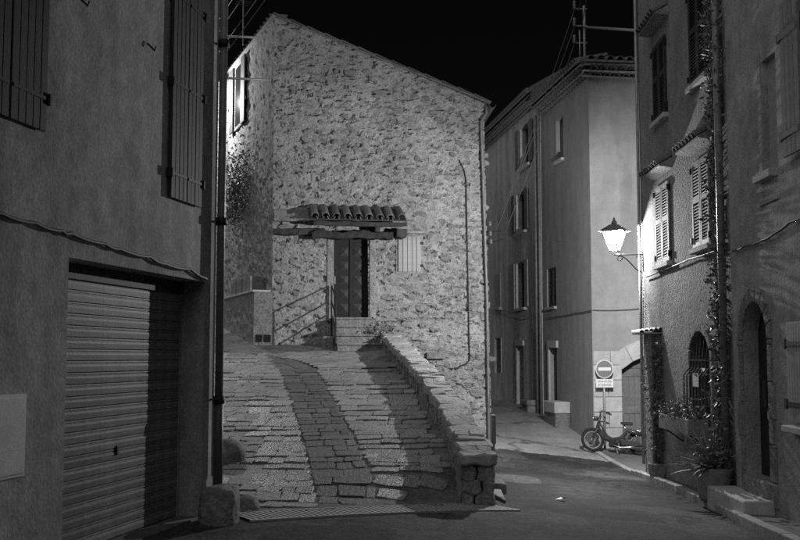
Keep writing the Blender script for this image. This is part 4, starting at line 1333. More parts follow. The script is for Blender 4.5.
# little tiled hoods
def hood(w, dz, ext, lab):
    h = empty('tiled_hood', WE.pt((w[0] + w[1]) / 2, w[3] + dz), parent=Er)
    ua, ub = w[0] - ext, w[1] + ext
    n = 7
    zt = w[3] + dz
    for k in range(n):
        u = ua + (ub - ua) * (k + .5) / n
        MB().halftile(WE.pt(u, zt + .05, .27), WE.pt(u, zt + .2, .0), (0, 0, 1), .085, .075, 6).build('tile', M_TILE, h)
    MB().hexa([WE.pt(ua, zt - .02, .0), WE.pt(ub, zt - .02, .0), WE.pt(ub, zt + .02, .24), WE.pt(ua, zt + .02, .24), WE.pt(ua, zt + .17, .0), WE.pt(ub, zt + .17, .0), WE.pt(ub, zt + .045, .24), WE.pt(ua, zt + .045, .24)]).build('slab', M_STUCCO, h)
hood(lo1, .2, .2, ''); hood(lo2, .18, .2, ''); hood(up1, .3, .2, '')
# arched window with bulging grille
wi = empty('arched_window', WE.pt((aw[0] + aw[1]) / 2, aw[2]), parent=Er)
MB().wbox(WE, aw[0] - .1, aw[1] + .1, aw[2] - .1, aw[3] + .1, -.26, -.22).build('pane', M_GLASSW, wi)
uc = (aw[0] + aw[1]) / 2; hw = (aw[1] - aw[0]) / 2
for s in (-1, 1):
    MB().wbox(WE, *sorted((uc + s * (hw + .003), uc + s * (hw + .13))), aw[2], aw[3] - .3, -.02, .03).build('jamb', M_CUTD, wi, bevel=.01)
rad = (hw * hw + .09) / .6; zc_ = aw[3] - rad; a0 = math.asin(min(1, hw / rad))
for k in range(5):
    t0 = -a0 + 2 * a0 * k / 5 + .006; t1 = -a0 + 2 * a0 * (k + 1) / 5 - .006
    q = [(uc + r_ * math.sin(t), zc_ + r_ * math.cos(t)) for t, r_ in ((t0, rad + .004), (t1, rad + .004), (t1, rad + .14), (t0, rad + .14))]
    MB().hexa([WE.pt(u, z, -.02) for u, z in q] + [WE.pt(u, z, .032) for u, z in q]).build('voussoir', M_CUTD, wi, bevel=.01)
for sx in (aw[0] + .04, aw[1] - .04, uc):
    MB().wbox(WE, sx - .03, sx + .03, aw[2], aw[3] - .02, -.219, -.19).build('sash', M_WOODM, wi)
hgt = aw[3] - aw[2]
gprof = [(aw[3] - .1, .0), (aw[2] + hgt * .63, .02), (aw[2] + hgt * .54, .12), (aw[2] + .1, .13), (aw[2] + .06, .02)]
for k in range(7):
    u = aw[0] + .03 + (aw[1] - aw[0] - .06) * k / 6
    top = aw[3] - .06 - .26 * (abs(k - 3) / 3) ** 2
    MB().tube([WE.pt(u, top, -.02)] + [WE.pt(u, z, d) for z, d in gprof[1:]], .011, 6).build('grille_bar', M_IRON, wi)
for z, d in ((aw[2] + hgt * .3, .126), (aw[2] + hgt * .7, .015), (aw[2] + .1, .131)):
    MB().wbox(WE, aw[0], aw[1], z - .012, z + .012, d - .012, d + .012).build('grille_rail', M_IRON, wi)
u0, zt = WE.hit(692.5, 373, .15); u1, zb = WE.hit(698.5, 387, .15)
MB().wbox(WE, *sorted((u0, u1)), zb, zt, .145, .15).build('paper_notice', M_WHITE, wi)
# buttress pier with tiled cap
pz1 = WE.hit(660, 333, .2)[1]
pier = empty('pier', WE.pt(-1.2, -.6, .1), 'slim rendered pier with a small tiled cap under the lantern', 'pier')
uP0 = -1.45; uP1 = -.9; 
MB().wbox(WE, uP0, uP1, -1, pz1, .004, .18).build('body', M_STUCCO, pier, bevel=.015)
MB().wbox(WE, uP0 - .08, uP1 + .04, pz1 + .002, pz1 + .03, .006, .40).build('cap_slab', M_CUT, pier, bevel=.008)
for k in range(5):
    d = .02 + k * .085
    MB().halftile(WE.pt(uP0 - .12, pz1 + .075 - .012 * k, d), WE.pt(uP1 + .08, pz1 + .10 - .012 * k, d), (0, 0, 1), .046, .042, 7, .01).build('tile', M_CUT, pier)
# pipe at the seam
uS = WE.U(729, 300)
MB().tube([WE.pt(uS, -.4, .09), WE.pt(uS, ZTOP, .09)], .055, 10).build('downpipe', M_ZINC, Er, True)
MB().tube([WE.pt(-.06, -.4, .05), WE.pt(-.06, 3.5, .05), WE.pt(-.06, ZTOP, .05)], .03, 8).build('conduit', M_STEEL, Er, True)

# near house on the right
Fr = empty('arched_door_house', WE.pt(-9, -.3), 'rough plastered house with the deep arched doorway and open shutter', 'house')
fd = wbx(746, 774, 303, 478)
zdoor = WE.hit(768, 478, -.1)[1]
fu0 = WE.U(772.5, 420); fu1 = WE.U(747, 400); fz1 = WE.hit(756, 302)[1]; 
WF = Wall(*(WE.pt(0, 0, .03)).xy, .0143, 1)
if WF.n.x > 0: WF.n = -WF.n
mb = MB()
rise = (fu1 - fu0) / 2
uwin = (WE.U(779, 110), WE.U(764.5, 110)); zuw0 = WE.hit(772, 172)[1]; zuw1 = WE.hit(772, 55)[1]
wall_face(mb, WF, uFe, uEF, -1, ZTOP, [(fu0, fu1, zdoor - .02, fz1, .2, rise), (uwin[0], uwin[1], zuw0, zuw1, .12, 0)])
mb.poly([WF.pt(uFe, -1), WF.pt(uFe, ZTOP), WF.pt(uFe, ZTOP, -6), WF.pt(uFe, -1, -6)])
mb.poly([WF.pt(uEF, -1), WF.pt(uEF, -1, -.2), WF.pt(uEF, ZTOP, -.2), WF.pt(uEF, ZTOP)])
mb.poly([WF.pt(uFe, ZTOP), WF.pt(uEF, ZTOP), WF.pt(uEF, ZTOP, -6), WF.pt(uFe, ZTOP, -6)])
mb.build('wall', M_STUCCO2, Fr)
ds = empty('arched_doorway', WF.pt((fu0 + fu1) / 2, zdoor), parent=Fr)
MB().wbox(WF, fu0 - .05, fu1 + .05, zdoor - .05, fz1 + .05, -.25, -.2).build('leaf', M_DOOR, ds)
MB().wbox(WF, fu1 - .5, fu1 - .35, zdoor + .9, zdoor + 1.25, -.2, -.12).build('letter_box', M_IRON, ds, bevel=.01)
MB().wbox(WF, fu1 - .42, fu1 - .36, zdoor + .75, zdoor + .85, -.2, -.18).build('name_plate', M_WHITE, ds)
uc = (fu0 + fu1) / 2; hw = (fu1 - fu0) / 2; zsp = fz1 - rise
for s in (-1, 1):
    zq = zdoor - .3
    while zq < zsp - .05:
        hh = random.uniform(.3, .5); hh = min(hh, zsp - zq)
        wq = random.choice((.16, .24))
        MB().wbox(WF, *sorted((uc + s * (hw + .002), uc + s * (hw + wq))), zq + .004, zq + hh - .004, -.02, .022).build('jamb_stone', M_CUTD, ds, bevel=.012)
        zq += hh
for k in range(9):
    t0 = -math.pi / 2 + math.pi * k / 9 + .01; t1 = -math.pi / 2 + math.pi * (k + 1) / 9 - .01
    q = [(uc + r_ * math.sin(t), zsp + r_ * math.cos(t)) for t, r_ in ((t0, hw + .003), (t1, hw + .003), (t1, hw + .2), (t0, hw + .2))]
    MB().hexa([WF.pt(u, z, -.02) for u, z in q] + [WF.pt(u, z, .024) for u, z in q]).build('voussoir', M_CUTD, ds, bevel=.012)
MB().wbox(WF, fu0 - .02, fu1 + .02, zdoor - .4, zdoor, -.42, .06).build('sill_stone', M_CUTD, ds, bevel=.03)
# step block in front of the arched door
s0 = P(728, 497, 13.95)
dst = empty('door_step', WF.pt(uc, gz(4.3, 13.5), .3), 'single heavy stone step below the arched doorway', 'step')
us0 = WF.U(776, 510); us1 = us0 + 1.6
zs = gz(4.35, 13.4) + .09
MB().wbox(WF, us0 - .0, us1, zs - .25, zs + .17, .002, .40).build('block', M_CUT, dst, bevel=.02)
# upper window: one leaf closed, the other swung open
wi = empty('upper_window', WF.pt(uwin[0], zuw0), parent=Fr)
MB().wbox(WF, uwin[0] + .002, uwin[1] - .002, zuw0, zuw1, -.118, -.08).build('closed_leaf', M_WOODL, wi)
MB().wbox(WF, uwin[1] + .002, uwin[1] + .12, zuw0 - .1, zuw1 + .12, -.02, .016).build('surround', M_STUCCO2, wi)
MB().wbox(WF, uwin[0], uwin[1] + .1, zuw0 - .1, zuw0 - .002, -.1, .12).build('sill', M_CUT, wi, bevel=.01)
MB().wbox(WF, uwin[0], uwin[1] + .16, zuw0 - .38, zuw0 - .33, -.02, .03).build('string_course', M_STUCCO2, wi)
su0 = WE.hit(799, 90, .13)[0]; su1 = WE.hit(781, 90, .13)[0]
sho = empty('open_shutter', WF.pt(su0, zuw0, .05), parent=Fr)
zo1 = WE.hit(780.5, 14)[1]; zo0 = WE.hit(785, 163)[1]
nbo = 4
for k in range(nbo):
    ua = su0 + (su1 - su0) * k / nbo
    MB().wbox(WF, ua, ua + (su1 - su0) / nbo - .008, zo0, zo1, .07, .105).build('board', M_WOODM, sho, bevel=.004)
for zz in (zo0 + .25, zo1 - .4):
    MB().wbox(WF, su0 + .01, su1 + .02, zz - .035, zz + .035, .106, .125).build('batten', M_WOODM, sho)
    MB().wbox(WF, su1 - .02, su1 + .07, zz - .05, zz + .05, -.01, .12).build('hinge_pin', M_IRON, sho)
# lower shutter folded back by a low window
sl0 = WE.U(800, 370) - .5; sl1 = WE.hit(787, 370, .12)[0]; zl0 = WE.hit(792, 420)[1]; zl1 = WE.hit(792, 323)[1]
los = empty('lower_shutter', WF.pt(sl0, zl0), parent=Fr)
nb_ = 7
for k in range(nb_):
    ua = sl0 + (sl1 - sl0) * k / nb_
    MB().wbox(WF, ua, ua + (sl1 - sl0) / nb_ - .008, zl0, zl1, .06, .095).build('board', M_WOODL, los, bevel=.004)
for zz in (zl0 + .2, zl1 - .25):
    MB().wbox(WF, sl0, sl1 + .06, zz - .025, zz + .025, .096, .108).build('strap_hinge', M_IRON, los)
    MB().wbox(WF, sl1, sl1 + .08, zz - .06, zz + .06, -.01, .11).build('hinge_pin', M_IRON, los)
MB().wbox(WF, sl0 - .5, sl1 + .12, zl0 - .13, zl0 - .05, -.02, .14).build('sill', M_CUT, los, bevel=.012)

# ------------------------------------------------------------------ sidewalk on the right
CURB = [(3.3, 2), (3.55, 6), (3.85, 10), (3.98, 11.8), (4.2, 14), (4.42, 17), (4.47, 19.0), (4.5, 20.2), (4.72, 22), (4.86, 23.6), (4.8, 24.6), (4.62, 25.6)]
def xcurb(y):
    for (xa, ya), (xb, yb) in zip(CURB, CURB[1:]):
        if y <= yb: return xa + (xb - xa) * (y - ya) / (yb - ya)
    return CURB[-1][0]
sw_ = MB(); ys_ = np.arange(2, 25.71, .15); K = 8
for yy in ys_:
    x0 = xcurb(yy) + .1; x1 = 4.95 if yy < 20.4 else 9.0
    for i in range(K):
        x = x0 + (x1 - x0) * i / (K - 1)
        sw_.v.append((x, yy, gz(x, yy) + .085 * (1 if yy < 20 else max(.25, 1 - (yy - 20) * .4)) + .004 * nz(x * 5, yy * 5, 3)))
for j in range(len(ys_) - 1):
    for i in range(K - 1):
        a = j * K + i; sw_.f.append((a, a + 1, a + K + 1, a + K))
swo = sw_.build('sidewalk', M_WALK, None, True, origin=(0, 0, 0)); tag(swo, 'narrow raised concrete sidewalk along the right houses', 'sidewalk', kind='structure')
yy = 2.0
while yy < 25.5:
    l = random.uniform(.7, 1.1); y2 = min(yy + l, 25.65)
    xa, xb = xcurb(yy), xcurb(y2)
    h = .09 * (1 if yy < 20 else max(.25, 1 - (yy - 20) * .4))
    za, zb = gz(xa, yy), gz(xb, y2)
    g_ = .008
    MB().hexa([(xa, yy + g_, za - .1), (xa + .13, yy + g_, za - .1), (xb + .13, y2 - g_, zb - .1), (xb, y2 - g_, zb - .1),
               (xa, yy + g_, za + h), (xa + .13, yy + g_, za + h), (xb + .13, y2 - g_, zb + h), (xb, y2 - g_, zb + h)]).build('kerb_stone', M_KERB, swo, bevel=.012)
    yy = y2

# ================================================================== LANTERNS
def lantern(base, W, label, arm, watt, scale=1.0, turn=30, name='street_lantern', dim_pane=False):
    """base: point on the wall where the arm starts; W gives outward normal"""
    n = W.n; a = W.a; S = scale
    r_ = empty(name, base, label, 'street lamp')
    tip = base + n * arm
    MB().tube([base, tip + n * .02], .014 * S, 8).build('arm', M_IRON, r_)
    MB().tube([base + Vector((0, 0, -.32 * S)), base + Vector((0, 0, .06 * S))], .016 * S, 8).build('wall_plate', M_IRON, r_)
    sc = []
    for k in range(40):
        t = k / 39
        if t < .75:
            tt_ = t / .75
            q = base + n * (.02 + (arm - .12) * tt_) + Vector((0, 0, -.30 * S * (1 - tt_) ** 1.6 * (1 + .5 * math.sin(tt_ * math.pi)) - .03))
        else:
            an = (t - .75) / .25 * 1.6 * math.pi
            q = base + n * (arm - .10 + .045 * math.sin(an)) + Vector((0, 0, -.075 + .045 * math.cos(an) * 1.0))
        sc.append(q)
    MB().tube(sc, .011 * S, 6).build('scroll', M_IRON, r_)
    sc = []
    for k in range(24):
        an = k / 23 * 1.7 * math.pi; rr = .05 * (1 - .5 * k / 23)
        sc.append(base + n * (.09 + rr * math.cos(an)) + Vector((0, 0, -.07 + rr * math.sin(an))))
    MB().tube(sc, .009 * S, 6).build('scroll', M_IRON, r_)
    MB().tube([tip, tip + Vector((0, 0, .07 * S))], .022 * S, 8).build('stem', M_IRON, r_)
    zb = .07 * S; zt = zb + .36 * S; wb, wt = .07 * S, .165 * S
    th = R(turn)
    def corner(k, w, z):
        an = th + math.pi / 4 + k * math.pi / 2
        return tip + (n * math.cos(an) + a * math.sin(an)) * w * math.sqrt(2) + Vector((0, 0, z))
    cage = empty('cage', tip + Vector((0, 0, zb)), parent=r_)
    for k in range(4):
        MB().tube([corner(k, wb, zb), corner(k, wt, zt)], .008 * S, 6).build('corner_bar', M_IRON, cage)
        MB().tube([corner(k, wt, zt), corner(k + 1, wt, zt)], .010 * S, 6).build('top_rail', M_IRON, cage)
        MB().tube([corner(k, wb, zb), corner(k + 1, wb, zb)], .010 * S, 6).build('bottom_rail', M_IRON, cage)
        mid = (corner(k, wt, zt) + corner(k + 1, wt, zt)) / 2 - tip
        towall = dim_pane and mid.dot(n) < 0 and mid.dot(a) < 0  # pane dimmed to hold the lamp's light off the near wall
        g = MB().poly([corner(k, wb, zb + .01), corner(k + 1, wb, zb + .01), corner(k + 1, wt, zt - .01), corner(k, wt, zt - .01)]).build('glass_pane', M_BULBG_DIM if towall else M_BULBG, cage)
    roof = empty('lid', tip + Vector((0, 0, zt)), parent=r_)
    mbx_ = MB(); we, wm, zm = wt * 1.32, wt * .38, zt + .13 * S
    for k in range(4):
        mbx_.poly([corner(k, we, zt), corner(k + 1, we, zt), corner(k + 1, wm, zm), corner(k, wm, zm)])
    mbx_.poly([corner(k, wm, zm) for k in range(4)])
    mbx_.build('hood', M_ZINC, roof)
    c = tip + Vector((0, 0, zm + .005))
    MB().lathe(c, [(.05 * S, 0), (.055 * S, .03 * S), (.04 * S, .06 * S), (.02 * S, .08 * S), (.026 * S, .1 * S), (.004 * S, .13 * S)], 10).build('finial', M_ZINC, roof, True)
    ld = bpy.data.lights.new('lamp_light', 'POINT'); ld.energy = watt; ld.shadow_soft_size = .05
    lo = bpy.data.objects.new('lamp_light', ld); link(lo, r_, tip + Vector((0, 0, zb + .2 * S)))
    bl = MB().lathe(tip + Vector((0, 0, zb + .02)), [(.02, 0), (.022, .06), (.01, .065)], 8).build('bulb_holder', M_IRON, cage)
    return r_
lb_u, lb_z = WE.hit(643.5, 254.5)
lantern(WE.pt(lb_u, lb_z), WE, 'lit four sided street lantern on a scrolled iron bracket', .56, LAMP_W, 1.05, 38, dim_pane=True)
l2 = WSS.pt(5.7, 8.9)
lantern(l2, WSS, 'lit lantern high on the side wall of the stone house', 1.1, LAMP2_W, 1.05, 38)

# ================================================================== NO ENTRY SIGN
sgW = Wall(*(WCE.pt(0, 0, .22)).xy, 1, .139)
if sgW.n.y > 0: sgW.n = -sgW.n
su, szc = sgW.hit(604.3, 369)
gzs_ = gz(*sgW.pt(su, 0).xy)
sg = empty('no_entry_sign', sgW.pt(su, gzs_), 'round no entry sign with a small text plate on a post', 'road sign')
MB().tube([sgW.pt(su, gzs_ - .1, -.035), sgW.pt(su, szc + .2, -.035)], .028, 10).build('post', M_STEEL, sg, True)
def disc(r, d0, d1, m_, nm, n=36):
    mb = MB()
    top = [sgW.pt(su + r * math.cos(2 * math.pi * k / n), szc + r * math.sin(2 * math.pi * k / n), d1) for k in range(n)]
    bot = [sgW.pt(su + r * math.cos(2 * math.pi * k / n), szc + r * math.sin(2 * math.pi * k / n), d0) for k in range(n)]
    mb.poly(top); mb.poly(bot[::-1])
    for k in range(n): mb.poly([bot[k], bot[(k + 1) % n], top[(k + 1) % n], top[k]])
    return mb.build(nm, m_, sg)
disc(.225, -.005, .012, M_WHITE, 'disc_rim'); disc(.205, .0, .015, M_SIGN, 'disc_face')
MB().wbox(sgW, su - .16, su + .16, szc - .04, szc + .04, .0, .018).build('white_bar', M_WHITE, sg)
pz1_ = sgW.hit(604, 379)[1]; pz0_ = sgW.hit(604, 387.5)[1]
MB().wbox(sgW, su - .22, su + .22, pz0_, pz1_, -.005, .012).build('text_plate', M_WHITE, sg, bevel=.004)
def text(txt, W, u, z, d, size, m_, parent, name='lettering'):
    cu_ = bpy.data.curves.new(name, 'FONT'); cu_.body = txt; cu_.size = size; cu_.align_x = 'CENTER'; cu_.align_y = 'CENTER'; cu_.extrude = .0008
    o = bpy.data.objects.new(name, cu_)
    dg = None
    COL.objects.link(o)
    me = bpy.data.meshes.new_from_object(o)
    bpy.data.objects.remove(o)
    me.materials.clear(); me.materials.append(m_)
    o = bpy.data.objects.new(name, me); COL.objects.link(o); o.parent = parent
    right = W.a if W.a.cross(Vector((0, 0, 1))).dot(W.n) > 0 else -W.a
    mt = Matrix((right, Vector((0, 0, 1)), W.n)).transposed().to_4x4(); mt.translation = W.pt(u, z, d) - WLOC[parent.name]
    o.matrix_basis = mt
    return o
zm_ = (pz0_ + pz1_) / 2
text('SAUF ACCES', sgW, su, zm_ + .045, .0135, .062, M_IRON, sg); text('ET SERVICES', sgW, su, zm_ - .045, .0135, .062, M_IRON, sg)

# ================================================================== MOPED
fw = gz_hit(593, 450.8); rw = gz_hit(637, 457.2)
fw = Vector((fw.x, fw.y, 0)); rw = Vector((rw.x, rw.y, 0))
mid = P(615, 400, 25.15)
ax_ = Vector((1, -.10, 0)).normalized()
f0 = P(592, 400, 25.35); f0 = Vector((f0.x, f0.y, gz(f0.x, f0.y) + .03))
r0 = f0 + ax_ * 1.09; r0.z = gz(r0.x, r0.y) + .03
ay_ = Vector((-ax_.y, ax_.x, 0))       # away from the camera
slope = (r0.z - f0.z) / 1.09
def mo(l, h, s=0.0): return f0 + ax_ * l + Vector((0, 0, h + slope * l)) + ay_ * (s + h * .05)
mr_ = empty('moped', f0, 'old black moped parked against the sign post', 'moped')
def wheel(l, r):
    w = empty('wheel', mo(l, r), parent=mr_)
    def circ(rad, s=0, n=28): return [mo(l + rad * math.cos(2 * math.pi * k / n), r + rad * math.sin(2 * math.pi * k / n), s) for k in range(n)]
    MB().tube(circ(r - .03), .036, 8, closed=True).build('tyre', M_RUBBER, w, True)
    MB().tube(circ(r - .07), .014, 6, closed=True).build('rim', M_STEEL, w, True)
    MB().tube([mo(l, r, -.05), mo(l, r, .05)], .045, 10).build('hub', M_STEEL, w, True)
    for k in range(14):
        an = 2 * math.pi * k / 14
        MB().tube([mo(l + .04 * math.cos(an), r + .04 * math.sin(an), .02 * (-1) ** k), mo(l + (r - .075) * math.cos(an + .2), r + (r - .075) * math.sin(an + .2))], .004, 4).build('spoke', M_CHROME, w)
wr = .265
wheel(0, wr); wheel(1.09, wr)
def fender(l, a0, a1, nm):
    mb = MB(); n = 14; rr = wr + .03
    k0 = len(mb.v)
    for k in range(n + 1):
        an = a0 + (a1 - a0) * k / n
        for s, dr_ in ((-.05, -.025), (-.03, .0), (.03, .0), (.05, -.025)):
            mb.v.append(tuple(mo(l + (rr + dr_) * math.cos(an), wr + (rr + dr_) * math.sin(an), s)))
    for k in range(n):
        for j in range(3): mb.f.append((k * 4 + j, k * 4 + j + 1, (k + 1) * 4 + j + 1, (k + 1) * 4 + j))
    mb.build(nm, M_PAINT, mr_, True)
fender(0, R(25), R(150), 'front_mudguard'); fender(1.09, R(-15), R(165), 'rear_mudguard')
for s in (-.07, .07):
    MB().tube([mo(0, wr, s), mo(.06, .42, s), mo(.13, .62, s * .8)], .018, 8).build('fork_leg', M_PAINT, mr_, True)
MB().tube([mo(.11, .56), mo(.20, .86)], .03, 10).build('steering_head', M_PAINT, mr_, True)
hb = []
for s in (-1, 1):
    MB().tube([mo(.20, .86, 0), mo(.19, .93, s * .10), mo(.24, .965, s * .2), mo(.36, .93, s * .27)], .013, 8).build('handlebar', M_CHROME, mr_, True)
    MB().tube([mo(.30, .948, s * .24), mo(.43, .91, s * .28)], .02, 8).build('grip', M_RUBBER, mr_, True)
    MB().tube([mo(.27, .95, s * .22), mo(.35, .90, s * .3)], .006, 5).build('brake_lever', M_CHROME, mr_)
MB().lathe(mo(.08, .76), [(.03, -.04), (.07, -.02), (.075, .03), (.05, .07)], 12).build('headlamp', M_PAINT, mr_, True)
MB().tube([mo(.045, .775), mo(.0, .772)], .06, 12).build('headlamp_lens', M_CHROME, mr_, True)
MB().tube([mo(.15, .66), mo(.22, .50), mo(.32, .34), mo(.46, .29), mo(.64, .33), mo(.80, .50)], [.05, .065, .075, .07, .06, .045], 10).build('frame_tube', M_PAINT, mr_, True)
MB().hexa([mo(.16, .40, -.06), mo(.30, .26, -.06), mo(.30, .26, .06), mo(.16, .40, .06), mo(.19, .64, -.05), mo(.30, .48, -.05), mo(.30, .48, .05), mo(.19, .64, .05)]).build('tank', M_PAINT, mr_, bevel=.03)
MB().hexa([mo(.38, .13, -.09), mo(.78, .13, -.09), mo(.78, .13, .09), mo(.38, .13, .09), mo(.40, .33, -.1), mo(.76, .42, -.1), mo(.76, .42, .1), mo(.40, .33, .1)]).build('engine', M_IRON, mr_, bevel=.03)
MB().tube([mo(.58, .25, -.10), mo(.58, .25, -.13)], .085, 14).build('flywheel_cover', M_IRON, mr_, True)
MB().tube([mo(.46, .20, -.11), mo(.62, .15, -.13), mo(.86, .17, -.13), mo(1.18, .22, -.13)], [.014, .018, .034, .03], 8).build('exhaust', M_CHROME, mr_, True)
MB().tube([mo(.74, .36, -.07), mo(1.09, wr, -.08)], .02, 8).build('swing_arm', M_PAINT, mr_, True)
MB().tube([mo(.74, .36, .07), mo(1.09, wr, .08)], .02, 8).build('swing_arm', M_PAINT, mr_, True)
MB().tube([mo(1.09, wr, -.085), mo(.98, .56, -.085)], .022, 8).build('shock_absorber', M_CHROME, mr_, True)
MB().tube([mo(.79, .48), mo(.76, .68)], .016, 8).build('seat_post', M_CHROME, mr_, True)
MB().hexa([mo(.68, .68, -.05), mo(.94, .68, -.11), mo(.94, .68, .11), mo(.68, .68, .05), mo(.66, .745, -.04), mo(.96, .755, -.10), mo(.96, .755, .10), mo(.66, .745, .04)]).build('saddle', M_RUBBER, mr_, bevel=.025)
MB().tube([mo(.92, .57, -.08), mo(1.36, .565, -.08), mo(1.36, .565, .08), mo(.92, .57, .08)], .010, 6).build('luggage_rack', M_CHROME, mr_, True)
for k in range(3):
    MB().tube([mo(1.02 + k * .12, .57, -.08), mo(1.02 + k * .12, .57, .08)], .007, 5).build('rack_bar', M_CHROME, mr_)
MB().tube([mo(1.36, .565, -.08), mo(1.12, .30, -.09)], .008, 5).build('rack_strut', M_CHROME, mr_)
MB().tube([mo(1.36, .50), mo(1.39, .50)], .035, 10).build('tail_lamp', M_RUBBER, mr_)
MB().tube([mo(.60, .25, -.16), mo(.60, .10, -.17), mo(.60, .10, -.26)], .011, 6).build('pedal', M_STEEL, mr_)
MB().tube([mo(.52, .2, .05), mo(.58, .0, .16)], .012, 6).build('stand', M_STEEL, mr_)
MB().tube([mo(.52, .2, -.05), mo(.58, .005, -.10)], .012, 6).build('stand', M_STEEL, mr_)
MB().tube([mo(.20, .92, -.1), mo(.30, .80, -.11), mo(.24, .60, -.07), mo(.30, .40, -.07)], .006, 5).build('brake_cable', M_RUBBER, mr_)

MB().hexa([mo(.64, .20, -.115), mo(1.10, .22, -.115), mo(1.10, .22, -.10), mo(.64, .20, -.10), mo(.62, .34, -.115), mo(1.08, .32, -.115), mo(1.08, .32, -.10), mo(.62, .34, -.10)]).build('chain_guard', M_PAINT, mr_, bevel=.006)
MB().tube([mo(.80, .56, -.10), mo(1.16, .50, -.10)], [.05, .055], 10).build('side_box', M_PAINT, mr_, True)
# ================================================================== PLANTS
def leaves(mb, pts, size, rnd, up=.3):
    for q in pts:
        d = Vector((rnd.gauss(0, 1), rnd.gauss(0, 1), rnd.gauss(up, .8))).normalized()
        s = Vector((rnd.gauss(0, 1), rnd.gauss(0, 1), rnd.gauss(0, 1))); s = (s - d * s.dot(d)).normalized()
        nn_ = d.cross(s)
        l = size * rnd.uniform(.6, 1.3); w = l * rnd.uniform(.35, .55)
        q = Vector(q)
        mb.poly([q, q + d * l * .5 + s * w * .5 + nn_ * l * .08, q + d * l, q + d * l * .5 - s * w * .5 + nn_ * l * .08])
rnd = random.Random(5)
# creeper on the seam pipe of the right houses
cp = empty('creeper', WE.pt(uS, -.3, .12), 'leafy creeper climbing the downpipe between the right houses', 'plant')
mb = MB(); st_ = []
for k in range(80):
    z = -.25 + k * .12
    st_.append(WE.pt(uS + .22 + .10 * math.sin(z * 1.1) + .04 * math.sin(z * 4), z, .06 + .03 * math.sin(z * 3)))
mb.tube(st_, [.022 * (1 - .6 * k / 80) + .006 for k in range(80)], 6); mb.build('stem', M_BRANCH, cp, True)
pts = []
for k in range(4200):
    z = -.1 + rnd.random() ** 1.05 * 9.4
    wdt = .13 + .10 * nz(z * .9, 3, 7)
    pts.append(WE.pt(uS + .16 + rnd.gauss(0, max(.05, wdt)), z, .05 + abs(rnd.gauss(0, .07))))
mb = MB(); leaves(mb, pts, .085, rnd); mb.build('foliage', M_LEAF, cp)['kind'] = 'stuff'
mb = MB(); leaves(mb, [WE.pt(uS + .0 + rnd.gauss(0, .13), .25 + rnd.random() * 1.2, .2 + abs(rnd.gauss(0, .1))) for k in range(60)], .13, rnd, .1); mb.build('large_leaves', M_LEAF2, cp)['kind'] = 'stuff'
# climbing plant on the pier, in a pot
pc = WE.pt(uP0 - .1, 0, .13); pzg = gz(pc.x, pc.y) + .08
cl = empty('climbing_plant', (pc.x, pc.y, pzg), 'thin climbing plant trained up the tiled pier', 'plant')
for k in range(4):
    b = [WE.pt(uP0 - .12 + rnd.uniform(-.1, .1) * (t > 0) + .03 * math.sin(t * 5 + k), pzg + .2 + t * (2.2 + .1 * k), .12 + .04 * math.sin(t * 4 + k * 2)) for t in np.linspace(0, 1, 12)]
    MB().tube(b, .010, 5).build('stem', M_BRANCH, cl, True)
pts = []
for k in range(620):
    t = rnd.random() ** .8
    pts.append(WE.pt(uP0 - .12 + rnd.gauss(0, .10 + .06 * t), pzg + .35 + t * 2.05, .13 + rnd.gauss(0, .1)))
mb = MB(); leaves(mb, pts, .075, rnd); mb.build('foliage', M_LEAF, cl)['kind'] = 'stuff'
mb = MB(); leaves(mb, pts[::9], .07, rnd); mb.build('blossom', M_LEAF2, cl)['kind'] = 'stuff'
po = empty('square_pot', (pc.x, pc.y, pzg), 'small square pot holding the climbing plant at the pier', 'pot')
MB().hexa([(pc.x - .11, pc.y - .11, pzg), (pc.x + .11, pc.y - .11, pzg), (pc.x + .11, pc.y + .11, pzg), (pc.x - .11, pc.y + .11, pzg), (pc.x - .14, pc.y - .14, pzg + .24), (pc.x + .14, pc.y - .14, pzg + .24), (pc.x + .14, pc.y + .14, pzg + .24), (pc.x - .14, pc.y + .14, pzg + .24)]).build('body', M_POT, po, bevel=.012)
MB().box(pc.x - .12, pc.x + .12, pc.y - .12, pc.y + .12, pzg + .23, pzg + .245).build('soil', M_SOIL, po)
# window box with flowers
wb0 = WE.U(713, 430); wb1 = WE.U(681, 430); zw1 = WE.hit(697, 421, .3)[1]; zw0 = WE.hit(697, 437, .3)[1]
wbx_ = empty('window_box', WE.pt((wb0 + wb1) / 2, zw0, .25), 'long window box of pale flowers below the barred window', 'window box')
for (a, b, c, d) in ((wb0, wb1, .34, .37), (wb0, wb1, .06, .09), (wb0, wb0 + .03, .09, .34), (wb1 - .03, wb1, .09, .34)):
    MB().wbox(WE, a, b, zw0, zw1, c, d).build('side', M_POT, wbx_, bevel=.006)
MB().wbox(WE, wb0 + .03, wb1 - .03, zw0, zw1 - .03, .09, .34).build('soil', M_SOIL, wbx_)
for u in (wb0 + .15, wb1 - .15):
    MB().tube([WE.pt(u, zw0 - .22, .0), WE.pt(u, zw0 - .01, .3)], .012, 6).build('bracket', M_IRON, wbx_)
fl = empty('flowers', WE.pt((wb0 + wb1) / 2, zw1 - .03, .22), 'pale flowering plants filling the window box', 'flowers')
pts = [WE.pt(rnd.uniform(wb0 - .03, wb1 + .03), zw1 - .03 + abs(rnd.gauss(0, .12)), .22 + rnd.gauss(0, .11)) for k in range(650)]
mb = MB(); leaves(mb, pts, .07, rnd, .8); mb.build('foliage', M_LEAF, fl)['kind'] = 'stuff'
mb = MB(); leaves(mb, [q + Vector((0, 0, .05)) for q in pts[::6]], .06, rnd, .5); mb.build('blossom', M_FLOWER, fl)['kind'] = 'stuff'
